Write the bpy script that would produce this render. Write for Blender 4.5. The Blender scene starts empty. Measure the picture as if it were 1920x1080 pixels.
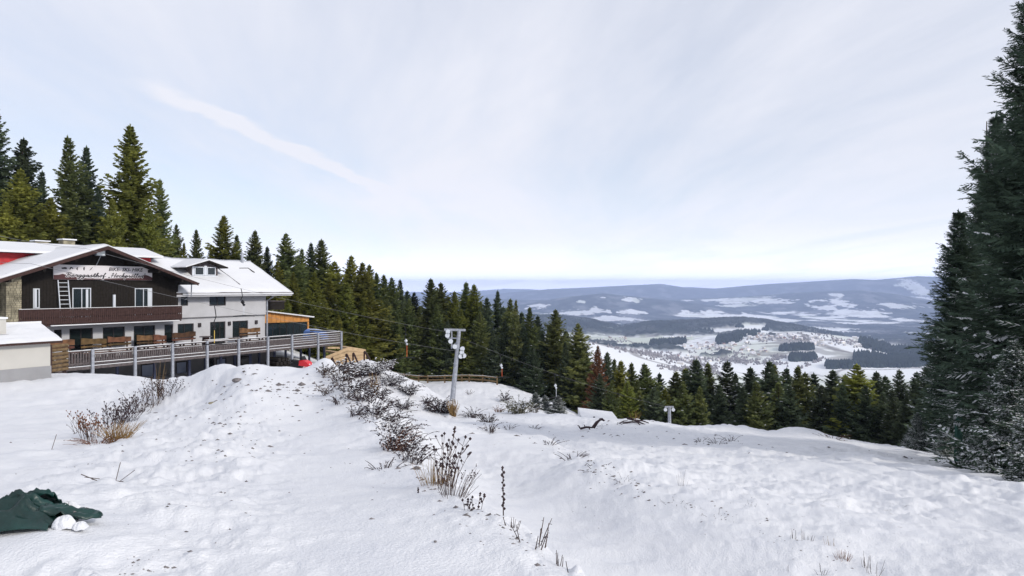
import bpy, math, random
import numpy as np

# ------------------------------------------------------------------ camera, sky, sun, exposure
S = bpy.context.scene
COL = S.collection
F = 1280.0                                    # focal length in photo pixels (1920 wide)
HZ = 540.0
cam_d = bpy.data.cameras.new('camera')
cam_d.sensor_width = 36; cam_d.lens = 36 * F / 1920
cam_d.clip_start = 0.1; cam_d.clip_end = 90000
cam = bpy.data.objects.new('camera', cam_d); COL.objects.link(cam)
cam.location = (0, 0, 0); cam.rotation_euler = (math.radians(90), 0, 0)
S.camera = cam

SUN_AZ = math.radians(124)                    # clockwise from +Y (view direction): to the right and behind
SUN_EL = math.radians(28)
W = bpy.data.worlds.new('World'); S.world = W; W.use_nodes = True
nt = W.node_tree; nt.nodes.clear()
def wn(t, **k):
    n = nt.nodes.new(t)
    for a, b in k.items(): setattr(n, a, b)
    return n
L = nt.links.new
out = wn('ShaderNodeOutputWorld')
sky = wn('ShaderNodeTexSky', sky_type='NISHITA', sun_disc=False)
sky.sun_elevation = SUN_EL; sky.sun_rotation = SUN_AZ
sky.altitude = 900; sky.air_density = 1.0; sky.dust_density = 0.6; sky.ozone_density = 1.6
bgA = wn('ShaderNodeBackground'); bgA.inputs['Strength'].default_value = 0.145
L(sky.outputs[0], bgA.inputs[0])
bgB = wn('ShaderNodeBackground'); bgB.inputs['Color'].default_value = (0.835, 0.85, 0.925, 1); 
tc = wn('ShaderNodeTexCoord')
sep = wn('ShaderNodeSeparateXYZ'); L(tc.outputs['Generated'], sep.inputs[0])
def M(op, a, b=None, c=None, clamp=False):
    n = wn('ShaderNodeMath', operation=op); n.use_clamp = clamp
    for i, v in enumerate((a, b, c)):
        if v is None: continue
        if hasattr(v, 'is_linked') or hasattr(v, 'links'): L(v, n.inputs[i])
        else: n.inputs[i].default_value = v
    return n.outputs[0]
zz = M('ADD', M('MAXIMUM', sep.outputs[2], 0.0), 0.045)
pxn = M('DIVIDE', sep.outputs[0], zz); pyn = M('DIVIDE', sep.outputs[1], zz)
cmb = wn('ShaderNodeCombineXYZ'); L(pxn, cmb.inputs[0]); L(pyn, cmb.inputs[1])
mp = wn('ShaderNodeMapping'); L(cmb.outputs[0], mp.inputs[0])
mp.inputs['Rotation'].default_value = (0, 0, math.radians(62)); mp.inputs['Scale'].default_value = (0.34, 0.10, 1)
nz = wn('ShaderNodeTexNoise'); L(mp.outputs[0], nz.inputs['Vector'])
nz.inputs['Scale'].default_value = 1.5; nz.inputs['Detail'].default_value = 6; nz.inputs['Roughness'].default_value = 0.6
nz.inputs['Distortion'].default_value = 0.6
# long fading streak cloud (a drawn-out contrail): a line in the cloud plane
q0 = (-1.50, 2.99); q1 = (-0.93, 5.6)
dx, dy = q1[0]-q0[0], q1[1]-q0[1]; ln = math.hypot(dx, dy); dx /= ln; dy /= ln
tx = M('SUBTRACT', pxn, q0[0]); ty = M('SUBTRACT', pyn, q0[1])
along = M('ADD', M('MULTIPLY', tx, dx), M('MULTIPLY', ty, dy))
across = M('SUBTRACT', M('MULTIPLY', ty, dx), M('MULTIPLY', tx, dy))
nz2 = wn('ShaderNodeTexNoise'); L(cmb.outputs[0], nz2.inputs['Vector']); nz2.inputs['Scale'].default_value = 2.2; nz2.inputs['Detail'].default_value = 5
wob = M('MULTIPLY', M('SUBTRACT', nz2.outputs[0], 0.5), 0.34)
dist = M('ABSOLUTE', M('ADD', across, wob))
core = M('SUBTRACT', 1.0, M('DIVIDE', dist, 0.115), clamp=True)
endf = M('MULTIPLY', M('MULTIPLY', M('ADD', along, 0.25), 1.9, clamp=True), M('MULTIPLY', M('SUBTRACT', 3.1, along), 1.6, clamp=True))
streak = M('MULTIPLY', M('MULTIPLY', core, endf), M('MULTIPLY', nz2.outputs[0], 1.15))
veil = wn('ShaderNodeMapRange'); L(nz.outputs[0], veil.inputs[0])
veil.inputs[1].default_value = 0.33; veil.inputs[2].default_value = 0.64; veil.inputs[3].default_value = 0.58; veil.inputs[4].default_value = 1.0
low = M('MULTIPLY', M('SUBTRACT', 1.0, M('DIVIDE', M('MAXIMUM', sep.outputs[2], 0.0), 0.17), clamp=True), 0.55)
fac = M('ADD', M('ADD', veil.outputs[0], M('MULTIPLY', streak, 1.0)), M('MULTIPLY', low, 0.3), clamp=True)
glow = M('POWER', M('SUBTRACT', 1.0, M('DIVIDE', M('MAXIMUM', sep.outputs[2], 0.0), 0.22), clamp=True), 2.2)
rim = M('POWER', M('SUBTRACT', 1.0, M('DIVIDE', M('MAXIMUM', sep.outputs[2], 0.0), 0.10), clamp=True), 3.0)
L(M('ADD', M('ADD', 1.03, M('MULTIPLY', glow, 0.32)), M('MULTIPLY', rim, 1.5)), bgB.inputs['Strength'])
mixs = wn('ShaderNodeMixShader'); L(fac, mixs.inputs[0]); L(bgA.outputs[0], mixs.inputs[1]); L(bgB.outputs[0], mixs.inputs[2])
L(mixs.outputs[0], out.inputs['Surface'])

sd = bpy.data.lights.new('sun', 'SUN'); sd.energy = 2.5; sd.angle = math.radians(9); sd.color = (1.0, 0.945, 0.86)
so = bpy.data.objects.new('sun', sd); COL.objects.link(so)
# a sun lamp shines along its local -Z
sx, sy, sz = math.sin(SUN_AZ)*math.cos(SUN_EL), math.cos(SUN_AZ)*math.cos(SUN_EL), math.sin(SUN_EL)
from mathutils import Vector
so.rotation_euler = Vector((sx, sy, sz)).to_track_quat('Z', 'Y').to_euler()
so.location = (60, -40, 60)

S.view_settings.view_transform = 'Standard'; S.view_settings.look = 'None'
S.view_settings.exposure = 0.04; S.view_settings.gamma = 1; S.view_settings.use_curve_mapping = False
S.render.engine = 'CYCLES'
S.cycles.max_bounces = 6; S.cycles.diffuse_bounces = 3; S.cycles.glossy_bounces = 2; S.cycles.transmission_bounces = 4
S.cycles.transparent_max_bounces = 6; S.cycles.volume_bounces = 2; S.cycles.use_denoising = True

# ------------------------------------------------------------------ helpers
def at(px, py, Y): return np.array([(px-960)/F*Y, Y, (HZ-py)/F*Y])
rng = np.random.default_rng(7)
R = random.Random(11)

def mat(name, col, rough=0.9, spec=0.2, noise=0.0, scale=4.0, bump=0.0, bscale=None, metal=0.0, col2=None, objrand=0.0, detail=4, trans=0.0, lo=0.35, hi=0.65):
    m = bpy.data.materials.new(name); m.use_nodes = True
    n = m.node_tree; b = n.nodes['Principled BSDF']
    b.inputs['Roughness'].default_value = rough; b.inputs['Specular IOR Level'].default_value = spec; b.inputs['Metallic'].default_value = metal
    b.inputs['Base Color'].default_value = (*col, 1)
    csock = None
    if col2 or noise or bump:
        t = n.nodes.new('ShaderNodeTexCoord')
    if col2 or noise:
        nz = n.nodes.new('ShaderNodeTexNoise'); nz.inputs['Scale'].default_value = scale; nz.inputs['Detail'].default_value = detail
        n.links.new(t.outputs['Object'], nz.inputs['Vector'])
        r = n.nodes.new('ShaderNodeValToRGB')
        c2 = col2 or tuple(c*(1-noise) for c in col)
        r.color_ramp.elements[0].color = (*c2, 1); r.color_ramp.elements[1].color = (*col, 1)
        r.color_ramp.elements[0].position = lo; r.color_ramp.elements[1].position = hi
        n.links.new(nz.outputs[0], r.inputs[0]); csock = r.outputs[0]
    if objrand:
        oi = n.nodes.new('ShaderNodeObjectInfo')
        hsv = n.nodes.new('ShaderNodeHueSaturation')
        mr = n.nodes.new('ShaderNodeMapRange'); mr.inputs[3].default_value = 1-objrand; mr.inputs[4].default_value = 1+objrand
        n.links.new(oi.outputs['Random'], mr.inputs[0]); n.links.new(mr.outputs[0], hsv.inputs['Value'])
        mr2 = n.nodes.new('ShaderNodeMapRange'); mr2.inputs[3].default_value = 0.5-objrand*0.06; mr2.inputs[4].default_value = 0.5+objrand*0.06
        mul = n.nodes.new('ShaderNodeMath'); mul.operation = 'MULTIPLY'; mul.inputs[1].default_value = 7.13
        fr = n.nodes.new('ShaderNodeMath'); fr.operation = 'FRACT'
        n.links.new(oi.outputs['Random'], mul.inputs[0]); n.links.new(mul.outputs[0], fr.inputs[0]); n.links.new(fr.outputs[0], mr2.inputs[0]); n.links.new(mr2.outputs[0], hsv.inputs['Hue'])
        if csock: n.links.new(csock, hsv.inputs['Color'])
        else: hsv.inputs['Color'].default_value = (*col, 1)
        csock = hsv.outputs[0]
    if csock: n.links.new(csock, b.inputs['Base Color'])
    if bump:
        nb = n.nodes.new('ShaderNodeTexNoise'); nb.inputs['Scale'].default_value = bscale or scale*3; nb.inputs['Detail'].default_value = 5
        n.links.new(t.outputs['Object'], nb.inputs['Vector'])
        bp = n.nodes.new('ShaderNodeBump'); bp.inputs['Strength'].default_value = bump; bp.inputs['Distance'].default_value = 0.03
        n.links.new(nb.outputs[0], bp.inputs['Height']); n.links.new(bp.outputs[0], b.inputs['Normal'])
    if trans:
        tr = n.nodes.new('ShaderNodeBsdfTranslucent'); ms = n.nodes.new('ShaderNodeMixShader'); ms.inputs[0].default_value = trans
        if csock: n.links.new(csock, tr.inputs['Color'])
        else: tr.inputs['Color'].default_value = (*col, 1)
        o = n.nodes['Material Output']
        n.links.new(b.outputs[0], ms.inputs[1]); n.links.new(tr.outputs[0], ms.inputs[2]); n.links.new(ms.outputs[0], o.inputs['Surface'])
    return m

MT = {}
SNOWC = (0.76, 0.77, 0.79)
MT['snow'] = mat('snow', SNOWC, 0.75, 0.25, noise=0.03, scale=3, bump=0.35, bscale=14)
MT['roofsnow'] = mat('roof_snow', (0.70, 0.705, 0.725), 0.8, 0.2, noise=0.03, scale=1.2, bump=0.15, bscale=5)
MT['darkwood'] = mat('dark_timber', (0.021, 0.017, 0.014), 0.8, 0.2, noise=0.4, scale=6, bump=0.3)
MT['brownwood'] = mat('brown_timber', (0.060, 0.030, 0.026), 0.7, 0.25, noise=0.35, scale=5, bump=0.3)
MT['benchwood'] = mat('bench_timber', (0.165, 0.080, 0.036), 0.6, 0.3, noise=0.6, scale=3, bump=0.3, objrand=0.5)
MT['greywood'] = mat('grey_timber', (0.13, 0.11, 0.11), 0.85, 0.2, noise=0.4, scale=6, bump=0.3)
MT['orangewood'] = mat('orange_board', (0.60, 0.27, 0.075), 0.6, 0.25, noise=0.3, scale=3)
MT['palewood'] = mat('pale_board', (0.52, 0.37, 0.22), 0.7, 0.2, noise=0.25, scale=3)
MT['screenwood'] = mat('screen_log', (0.20, 0.135, 0.07), 0.8, 0.2, noise=0.4, scale=5)
MT['white'] = mat('white_render', (0.53, 0.53, 0.55), 0.9, 0.15, noise=0.10, scale=1.2, bump=0.1)
MT['greywall'] = mat('grey_render', (0.22, 0.215, 0.22), 0.9, 0.15, noise=0.12, scale=1.0)
MT['plinth'] = mat('grey_plinth', (0.30, 0.30, 0.31), 0.9, 0.15, noise=0.1, scale=2)
MT['cream'] = mat('cream_render', (0.52, 0.505, 0.47), 0.9, 0.15, noise=0.05, scale=1.5)
MT['red'] = mat('red_cladding', (0.50, 0.035, 0.04), 0.6, 0.3, noise=0.25, scale=3)
MT['steel'] = mat('galvanised_steel', (0.38, 0.40, 0.45), 0.55, 0.4, noise=0.3, scale=5, metal=0.25)
MT['bluesteel'] = mat('painted_post', (0.06, 0.07, 0.13), 0.6, 0.4)
MT['frame'] = mat('window_frame', (0.62, 0.65, 0.70), 0.5, 0.4)
MT['darkframe'] = mat('dark_frame', (0.035, 0.028, 0.03), 0.6, 0.3)
MT['glass'] = mat('window_glass', (0.012, 0.018, 0.018), 0.08, 0.6)
MT['blueglass'] = mat('pale_blue_pane', (0.28, 0.33, 0.46), 0.25, 0.5, noise=0.15, scale=1.5)  # pale blue window pane colour, faintly mottled
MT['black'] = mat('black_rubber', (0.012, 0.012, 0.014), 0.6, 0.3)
MT['stone'] = mat('field_stone', (0.36, 0.32, 0.23), 0.95, 0.15, noise=0.6, scale=2.2, objrand=0.1)
MT['mortar'] = mat('mortar', (0.17, 0.15, 0.13), 0.95, 0.1)
MT['signwhite'] = mat('banner_white', (0.72, 0.69, 0.71), 0.6, 0.3)
MT['signbrown'] = mat('banner_brown', (0.085, 0.040, 0.042), 0.7, 0.2)
MT['ink'] = mat('banner_ink', (0.014, 0.012, 0.018), 0.7, 0.2)
MT['lamp'] = mat('floodlight_glass', (0.75, 0.80, 0.80), 0.3, 0.5)
MT['bluetarp'] = mat('blue_sheet', (0.10, 0.20, 0.50), 0.5, 0.3)
MT['redpaint'] = mat('red_paint', (0.62, 0.02, 0.03), 0.35, 0.5)
MT['orangepaint'] = mat('orange_grip', (0.65, 0.10, 0.03), 0.5, 0.3)
MT['yellowpaint'] = mat('yellow_stick', (0.62, 0.42, 0.09), 0.5, 0.3)
MT['tarp'] = mat('green_tarpaulin', (0.008, 0.046, 0.040), 0.42, 0.5, noise=0.6, scale=3, bump=0.35, bscale=16)
MT['bark'] = mat('spruce_bark', (0.075, 0.052, 0.042), 0.95, 0.1, noise=0.5, scale=4)
MT['palebark'] = mat('pale_bark', (0.34, 0.30, 0.25), 0.95, 0.1, noise=0.4, scale=4)
MT['greenbark'] = mat('lichen_bark', (0.035, 0.085, 0.068), 0.95, 0.1, noise=0.4, scale=4)
MT['fol_olive'] = mat('spruce_olive', (0.315, 0.325, 0.074), 0.85, 0.10, scale=0.55, col2=(0.180, 0.200, 0.060), objrand=0.25, trans=0.46)  # sunlit look of the needles is put into this yellowed, brightened olive
MT['fol_green'] = mat('spruce_green', (0.235, 0.258, 0.092), 0.85, 0.10, scale=0.55, col2=(0.142, 0.176, 0.076), objrand=0.25, trans=0.44)
MT['fol_dark'] = mat('spruce_dark', (0.145, 0.182, 0.104), 0.85, 0.10, scale=0.55, col2=(0.082, 0.112, 0.074), objrand=0.25, trans=0.40)
MT['fol_near'] = mat('spruce_near', (0.090, 0.130, 0.088), 0.85, 0.12, scale=1.2, col2=(0.046, 0.072, 0.050), objrand=0.12, trans=0.2)
MT['fol_brown'] = mat('bare_brown', (0.30, 0.155, 0.085), 0.9, 0.1, scale=1.2, col2=(0.18, 0.09, 0.055), trans=0.3)
MT['fol_grey'] = mat('bare_twig', (0.15, 0.12, 0.10), 0.9, 0.1, scale=1.5, col2=(0.08, 0.065, 0.06))
MT['stalk'] = mat('dry_stalk', (0.095, 0.062, 0.050), 0.9, 0.1, noise=0.4, scale=8)
MT['purple'] = mat('dead_leaf', (0.060, 0.042, 0.046), 0.9, 0.1, noise=0.4, scale=8)
MT['straw'] = mat('straw_grass', (0.34, 0.22, 0.095), 0.9, 0.1, noise=0.35, scale=8)
MT['rust'] = mat('rusty_grass', (0.20, 0.085, 0.045), 0.9, 0.1, noise=0.35, scale=8)
MT['bushgreen'] = mat('frosted_olive', (0.20, 0.19, 0.13), 0.9, 0.1, noise=0.4, scale=3)
MT['soil'] = mat('frozen_soil', (0.24, 0.22, 0.22), 0.95, 0.1, noise=0.6, scale=9)
MT['cable'] = mat('steel_cable', (0.20, 0.20, 0.21), 0.6, 0.4, metal=0.3)
MT['farwood'] = mat('far_conifer', (0.030, 0.042, 0.034), 0.9, 0.1, scale=0.02, col2=(0.018, 0.028, 0.026))
MT['fartwig'] = mat('far_bare_wood', (0.30, 0.28, 0.285), 0.9, 0.1, scale=0.03, col2=(0.19, 0.175, 0.18))
MT['hroof'] = mat('house_roof', (0.70, 0.68, 0.69), 0.9, 0.1, objrand=0.25)
MT['hroof2'] = mat('house_tile_roof', (0.20, 0.10, 0.085), 0.9, 0.1, objrand=0.3)
MT['hwall'] = mat('house_wall', (0.66, 0.62, 0.56), 0.9, 0.1, objrand=0.2)

class MB:
    """collects faces, then links them as ONE mesh object"""
    def __init__(s): s.v = []; s.f = []; s.m = []
    def add(s, vs, fs, mi=0):
        o = len(s.v); s.v += [tuple(map(float, p)) for p in vs]
        s.f += [tuple(o+i for i in f) for f in fs]; s.m += [mi]*len(fs); return s
    def box(s, a, b, mi=0):
        (x0, y0, z0), (x1, y1, z1) = a, b
        x0, x1 = min(x0, x1), max(x0, x1); y0, y1 = min(y0, y1), max(y0, y1); z0, z1 = min(z0, z1), max(z0, z1)
        return s.add([(x0,y0,z0),(x1,y0,z0),(x1,y1,z0),(x0,y1,z0),(x0,y0,z1),(x1,y0,z1),(x1,y1,z1),(x0,y1,z1)],
                     [(3,2,1,0),(4,5,6,7),(0,1,5,4),(1,2,6,5),(2,3,7,6),(3,0,4,7)], mi)
    def prism(s, poly, fn0, fn1, mi=0):
        """poly: list of 2-D points, fn0/fn1 map a point to 3-D on the two ends"""
        n = len(poly); vs = [fn0(p) for p in poly] + [fn1(p) for p in poly]
        fs = [tuple(range(n))[::-1], tuple(range(n, 2*n))] + [(i, (i+1) % n, n+(i+1) % n, n+i) for i in range(n)]
        return s.add(vs, fs, mi)
    def tube(s, pts, rad, n=5, mi=0, cap=True):
        pts = [np.array(p, float) for p in pts]; k = len(pts)
        rads = rad if hasattr(rad, '__len__') else [rad]*k
        vs = []; 
        for i, p in enumerate(pts):
            t = pts[min(i+1, k-1)] - pts[max(i-1, 0)]; t = t/(np.linalg.norm(t)+1e-9)
            a = np.cross(t, (0, 0, 1)) if abs(t[2]) < 0.95 else np.cross(t, (0, 1, 0)); a /= np.linalg.norm(a)+1e-9; b = np.cross(t, a)
            for j in range(n):
                q = 2*math.pi*j/n; vs.append(p + rads[i]*(math.cos(q)*a + math.sin(q)*b))
        fs = [(i*n+j, i*n+(j+1) % n, (i+1)*n+(j+1) % n, (i+1)*n+j) for i in range(k-1) for j in range(n)]
        if cap: fs += [tuple(range(n))[::-1], tuple(range((k-1)*n, k*n))]
        return s.add(vs, fs, mi)
    def beam(s, p, q, w, h, mi=0, up=(0, 0, 1)):
        p = np.array(p, float); q = np.array(q, float); t = q-p; t /= np.linalg.norm(t); up = np.array(up, float)
        a = np.cross(t, up); a /= np.linalg.norm(a)+1e-9; b = np.cross(a, t)
        vs = [e + sa*a*w/2 + sb*b*h/2 for e in (p, q) for sa, sb in ((-1,-1),(1,-1),(1,1),(-1,1))]
        return s.add(vs, [(3,2,1,0),(4,5,6,7),(0,1,5,4),(1,2,6,5),(2,3,7,6),(3,0,4,7)], mi)
    def octa(s, c, r, mi=0, sq=1.0):
        c = np.array(c, float)
        vs = [c+(r,0,0), c-(r,0,0), c+(0,r,0), c-(0,r,0), c+(0,0,r*sq), c-(0,0,r*sq)]
        return s.add(vs, [(0,2,4),(2,1,4),(1,3,4),(3,0,4),(2,0,5),(1,2,5),(3,1,5),(0,3,5)], mi)
    def build(s, name, mats, parent=None, smooth=False):
        me = bpy.data.meshes.new(name); me.from_pydata(s.v, [], s.f)
        mats = mats if isinstance(mats, (list, tuple)) else [mats]
        for m in mats: me.materials.append(MT[m] if isinstance(m, str) else m)
        if len(mats) > 1: me.polygons.foreach_set('material_index', s.m)
        if smooth: me.polygons.foreach_set('use_smooth', [True]*len(s.f))
        me.update(); return link(name, me, parent)

def link(name, me, parent=None):
    o = bpy.data.objects.new(name, me); COL.objects.link(o)
    if parent is not None: o.parent = parent
    return o
def np_mesh(name, V, Fc, mats, mi=None, smooth=False):
    me = bpy.data.meshes.new(name); V = np.asarray(V, np.float32); Fc = np.asarray(Fc, np.int32)
    n, k = Fc.shape
    me.vertices.add(len(V)); me.vertices.foreach_set('co', V.ravel())
    me.loops.add(n*k); me.loops.foreach_set('vertex_index', Fc.ravel())
    me.polygons.add(n); me.polygons.foreach_set('loop_start', np.arange(0, n*k, k, dtype=np.int32))
    try: me.polygons.foreach_set('loop_total', np.full(n, k, np.int32))
    except Exception: pass
    for m in mats: me.materials.append(MT[m] if isinstance(m, str) else m)
    if mi is not None: me.polygons.foreach_set('material_index', np.asarray(mi, np.int32))
    if smooth: me.polygons.foreach_set('use_smooth', np.ones(n, bool))
    me.update(calc_edges=True); me.validate(); return me
def tag(o, label=None, cat=None, group=None, kind=None):
    if label: o['label'] = label
    if cat: o['category'] = cat
    if group: o['group'] = group
    if kind: o['kind'] = kind
    return o
def empty(name, loc=(0, 0, 0), rz=0, label=None, cat=None, group=None):
    o = bpy.data.objects.new(name, None); COL.objects.link(o); o.empty_display_size = 0.3
    o.location = tuple(map(float, loc)); o.rotation_euler = (0, 0, rz)
    return tag(o, label, cat, group)
def copy_tree(o, parent=None):
    c = o.copy(); COL.objects.link(c)
    if parent is not None: c.parent = parent
    for ch in [x for x in o.children]: copy_tree(ch, c)
    return c

def vnoise(x, y, seed=0):
    x = np.asarray(x, float); y = np.asarray(y, float)
    xi = np.floor(x).astype(np.int64); yi = np.floor(y).astype(np.int64); fx = x-xi; fy = y-yi
    def h(a, b):
        n = (a*374761393 + b*668265263 + seed*1442695041) & 0xffffffff
        n = ((n ^ (n >> 13))*1274126177) & 0xffffffff
        return ((n ^ (n >> 16)) & 0xffff)/65535.0
    u = fx*fx*fx*(fx*(fx*6-15)+10); v = fy*fy*fy*(fy*(fy*6-15)+10)
    return (h(xi,yi)*(1-u)+h(xi+1,yi)*u)*(1-v) + (h(xi,yi+1)*(1-u)+h(xi+1,yi+1)*u)*v - 0.5
def fbm(x, y, seed=0, oct=4, lac=2.03, gain=0.5):
    s = 0; a = 1.0
    for i in range(oct):
        s = s + a*vnoise(x*lac**i + 17.3*i, y*lac**i - 9.1*i, seed+i); a *= gain
    return s
def sstep(a, b, x):
    t = np.clip((x-a)/(b-a), 0, 1); return t*t*(3-2*t)

# ------------------------------------------------------------------ the near ground (snow slope)
# control points: photo pixel + distance -> a real point on the slope
CP = [
 # run-in of the jump
 (500,1080,4.2),(-400,1080,4.2),(0,1080,4.2),(250,1080,4.2),(800,1080,4.2),(1000,1080,4.3),(90,992,4.85),(-300,985,5),
 (500,925,8),(500,849,12),(520,800,16.2),(530,748,19.2),(538,718,21.3),(480,714,22.5),(590,715,22.5),(535,714,22.7),
 (330,925,8),(650,925,8),(380,849,12),(620,849,12),(430,800,16.0),(600,800,16.2),(465,748,19.2),(600,748,19.2),
 (535,790,25.5),(600,800,26),(450,790,26),(535,770,32),(450,760,38),(535,745,44),
 # left field
 (0,925,8.6),(150,925,8.5),(150,850,13.2),(185,818,16),(90,775,22.5),(0,745,27),(0,706,31),(100,702,32),(200,704,33),(330,716.5,33),(260,740,26),
 (300,785,20),(392,752,20),(430,692,23),(405,690,24),(355,708,27),(375,738,22),(-300,765,20),(-300,925,8),(-300,705,32),(-600,705,32),(-600,800,16),(-600,925,8),
 (50,710,38),(200,715,39),(330,730,39),(-200,690,42),(100,678,50),(250,725,48),(400,705,55),(500,697,58),(610,692,60),(640,700,60),
 # right rim of the run-in and the gully beyond it
 (1050,1065,4.5),(960,986,5.7),(865,925,7.8),(762,842,12.0),(705,775,16.6),(655,727,19.3),(612,694,22),
 (1160,1080,5.9),(1250,1080,6.5),(1500,1080,7),(1900,1080,7),(2400,1080,7),
 (1130,1000,8.3),(1040,935,11.5),(940,885,15.5),(850,842,21),(785,812,27.5),(705,785,32),(650,760,36),
 # second jump
 (882,838,25),(1010,840,25),(946,836,25.6),(900,860,18.5),(1000,862,18.5),(1080,925,12.3),(945,853,20.5),(946,846,30),(946,806,36),(860,808,31),(1040,845,29),
 (1080,858,17),(1120,868,15),(1200,906,12.0),(1300,952,9.7),(1500,1043,7.3),
 (1200,868,18.5),(1300,905,14.2),(1500,952,11.4),(1700,1003,9.6),(1950,1003,9.6),(1920,920,15),(1800,884,20),(1690,878,19),(1500,862,22),(1300,850,25),(1300,812,38),(1200,822,34),(1110,822,33),(1080,800,43),
 # crest
 (1030,779,55),(1075,779,50),(1200,787,46),(1300,801,44),(1345,801,43),(1392,808,42),(1442,812,43.5),(1505,817,40),(1570,824,41),(1690,839,38),(1760,848,36),(1830,878,28),(2100,900,20),(2300,900,20),
 # beyond the crest
 (1200,845,55),(1400,850,55),(1600,860,55),(1800,860,45),(2000,850,40),(1200,905,75),(1400,920,75),(1600,920,75),(1800,900,70),(2100,870,60),(2500,850,60),
 (1100,790,75),(1050,785,66),(1150,840,66),
 # bench with the lift pylon and fence
 (760,762,66),(845,768,65),(750,716,86),(840,716,87),(930,720,84),(840,738,76),(930,768,63),(1000,775,58),(985,742,78),(700,778,46),(765,790,42),(810,784,50),(880,785,50),(940,790,44),
 (690,674,62),(740,702,62),(790,728,63),(700,752,50),(650,712,55),(660,690,60),(730,735,54),
 (850,722,96),(700,692,95),(550,650,85),(600,668,95),(400,610,85),(200,605,75),(0,590,75),(-300,575,75),(-700,560,75),(-700,620,45),
 (1000,765,100),(1100,830,100),(850,780,118),
]
P = np.array([at(*c) for c in CP])
EX = [(th, r, z) for th, r, z in ((-60,150,12),(-35,150,2),(-20,150,-6),(-10,150,-16),(0,150,-34),(10,150,-56),(20,150,-60),(30,150,-56),(45,150,-40),(62,150,-25),(62,40,-8),(-62,40,-2),
      (62,8,-2.4),(-62,8,-1.9),(-62,3.2,-1.66),(62,3.2,-1.7),(0,3.2,-1.67),(-25,3.2,-1.66),(25,3.2,-1.68))]
EXP = np.array([(math.sin(math.radians(t))*r, math.cos(math.radians(t))*r, z) for t, r, z in EX])
P = np.vstack([P, EXP])
TH0 = math.radians(62)
def warp(x, y):
    th = np.clip(np.arctan2(x, y), -TH0, TH0); r = np.hypot(x, y)
    return 1.15*th, 0.62*np.log(np.maximum(r, 3.0))
def tpsk(d2): return np.where(d2 > 1e-12, 0.5*d2*np.log(np.maximum(d2, 1e-12)), 0)
# heights are fitted relative to a plain falling slope so the fit stays gentle
def zbase(x, y):
    r = np.maximum(np.hypot(x, y), 3.0); return -1.3 - 0.13*r
cu, cv = warp(P[:, 0], P[:, 1]); rr = np.hypot(P[:, 0], P[:, 1])
rhs = (P[:, 2] - zbase(P[:, 0], P[:, 1]))/np.maximum(rr, 3.0)        # scaled by distance: same weight in the picture
n = len(P); A = np.zeros((n+3, n+3))
A[:n, :n] = tpsk((cu[:, None]-cu[None])**2 + (cv[:, None]-cv[None])**2) + np.eye(n)*2e-6
A[:n, n] = 1; A[:n, n+1] = cu; A[:n, n+2] = cv; A[n:, :n] = A[:n, n:].T
sol = np.linalg.solve(A, np.concatenate([rhs, [0, 0, 0]]))
def kicker(x, y, tip, frm, run, h, half, side, drop, p=1.8):
    # earth ramp for jumps: rises along its run, ends in a sharp lip, steep flanks
    a = np.array(tip, float)-np.array(frm, float); a /= np.hypot(*a)
    u = (x-tip[0])*a[0] + (y-tip[1])*a[1]; v = np.abs((x-tip[0])*a[1] - (y-tip[1])*a[0]) + .22*vnoise(x*.9, y*.9, 77)
    up = np.clip((u+run)/run, 0, 1)**p*(u <= 0) + (u > 0)*(1-sstep(0, drop, u))
    return h*up*(1-sstep(half, half+side, v))
RIM = np.array([at(*c)[:2] for c in ((1150,1130,3.6),(1052,1067,4.5),(962,988,5.7),(867,927,7.8),(764,844,12.0),(707,777,16.6),(657,729,19.3),(616,696,22))])
def rim_dist(x, y):
    # signed distance to the dug edge along the run-in: positive on the gully side
    best = np.full(np.shape(x), 1e9); sg = np.zeros(np.shape(x))
    for a, b in zip(RIM[:-1], RIM[1:]):
        d = b-a; l2 = d@d; t = np.clip(((x-a[0])*d[0]+(y-a[1])*d[1])/l2, 0, 1)
        ex, ey = x-(a[0]+t*d[0]), y-(a[1]+t*d[1]); q = np.hypot(ex, ey); m = q < best
        sg = np.where(m, np.sign(d[1]*(x-a[0]) - d[0]*(y-a[1])), sg); best = np.minimum(best, q)
    return best*sg
def kicks(x, y):
    k = kicker(x, y, (-7.47, 22.6), (-2.6, 8.0), 6.5, .53, 1.0, 1.15, 1.1)
    k = k + kicker(x, y, (-.27, 25.2), (.9, 10.0), 5.5, .52, 1.3, 1.0, .9)
    rd = rim_dist(x, y) + .16*vnoise(x*1.7, y*1.7, 78)
    k = k - .50*sstep(0.02, .62, rd)*(1-sstep(2.2, 6.5, rd))*sstep(23.5, 20.5, y) + .05*np.exp(-((rd+.25)/.3)**2)*sstep(23, 20, y)
    for (px, Y, sx_, sy_, h) in ((1392, 42, 1.15, 1.6, .36), (1508, 40, 1.5, 1.8, .46), (1335, 44, .8, 1.2, .12)):
        k = k + h*np.exp(-((x-(px-960)/F*Y)/sx_)**2 - ((y-Y)/sy_)**2)
    return k
def near_z(x, y):
    x = np.asarray(x, float); y = np.asarray(y, float); shp = x.shape; x = x.ravel(); y = y.ravel()
    u, v = warp(x, y); o = np.empty(len(x))
    for i in range(0, len(x), 20000):
        a = u[i:i+20000, None]; b = v[i:i+20000, None]
        o[i:i+20000] = tpsk((a-cu[None])**2 + (b-cv[None])**2) @ sol[:n] + sol[n] + sol[n+1]*a[:, 0] + sol[n+2]*b[:, 0]
    r = np.maximum(np.hypot(x, y), 3.0); z = zbase(x, y) + o*r
    back = sstep(math.radians(62), math.radians(115), np.abs(np.arctan2(x, y)))
    z = z*(1-back) + (-1.65 + 0.10*np.maximum(r-3, 0))*back
    return (z + kicks(x, y)).reshape(shp)
def gz(x, y): return float(near_z(np.array([x]), np.array([y]))[0])
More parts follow.
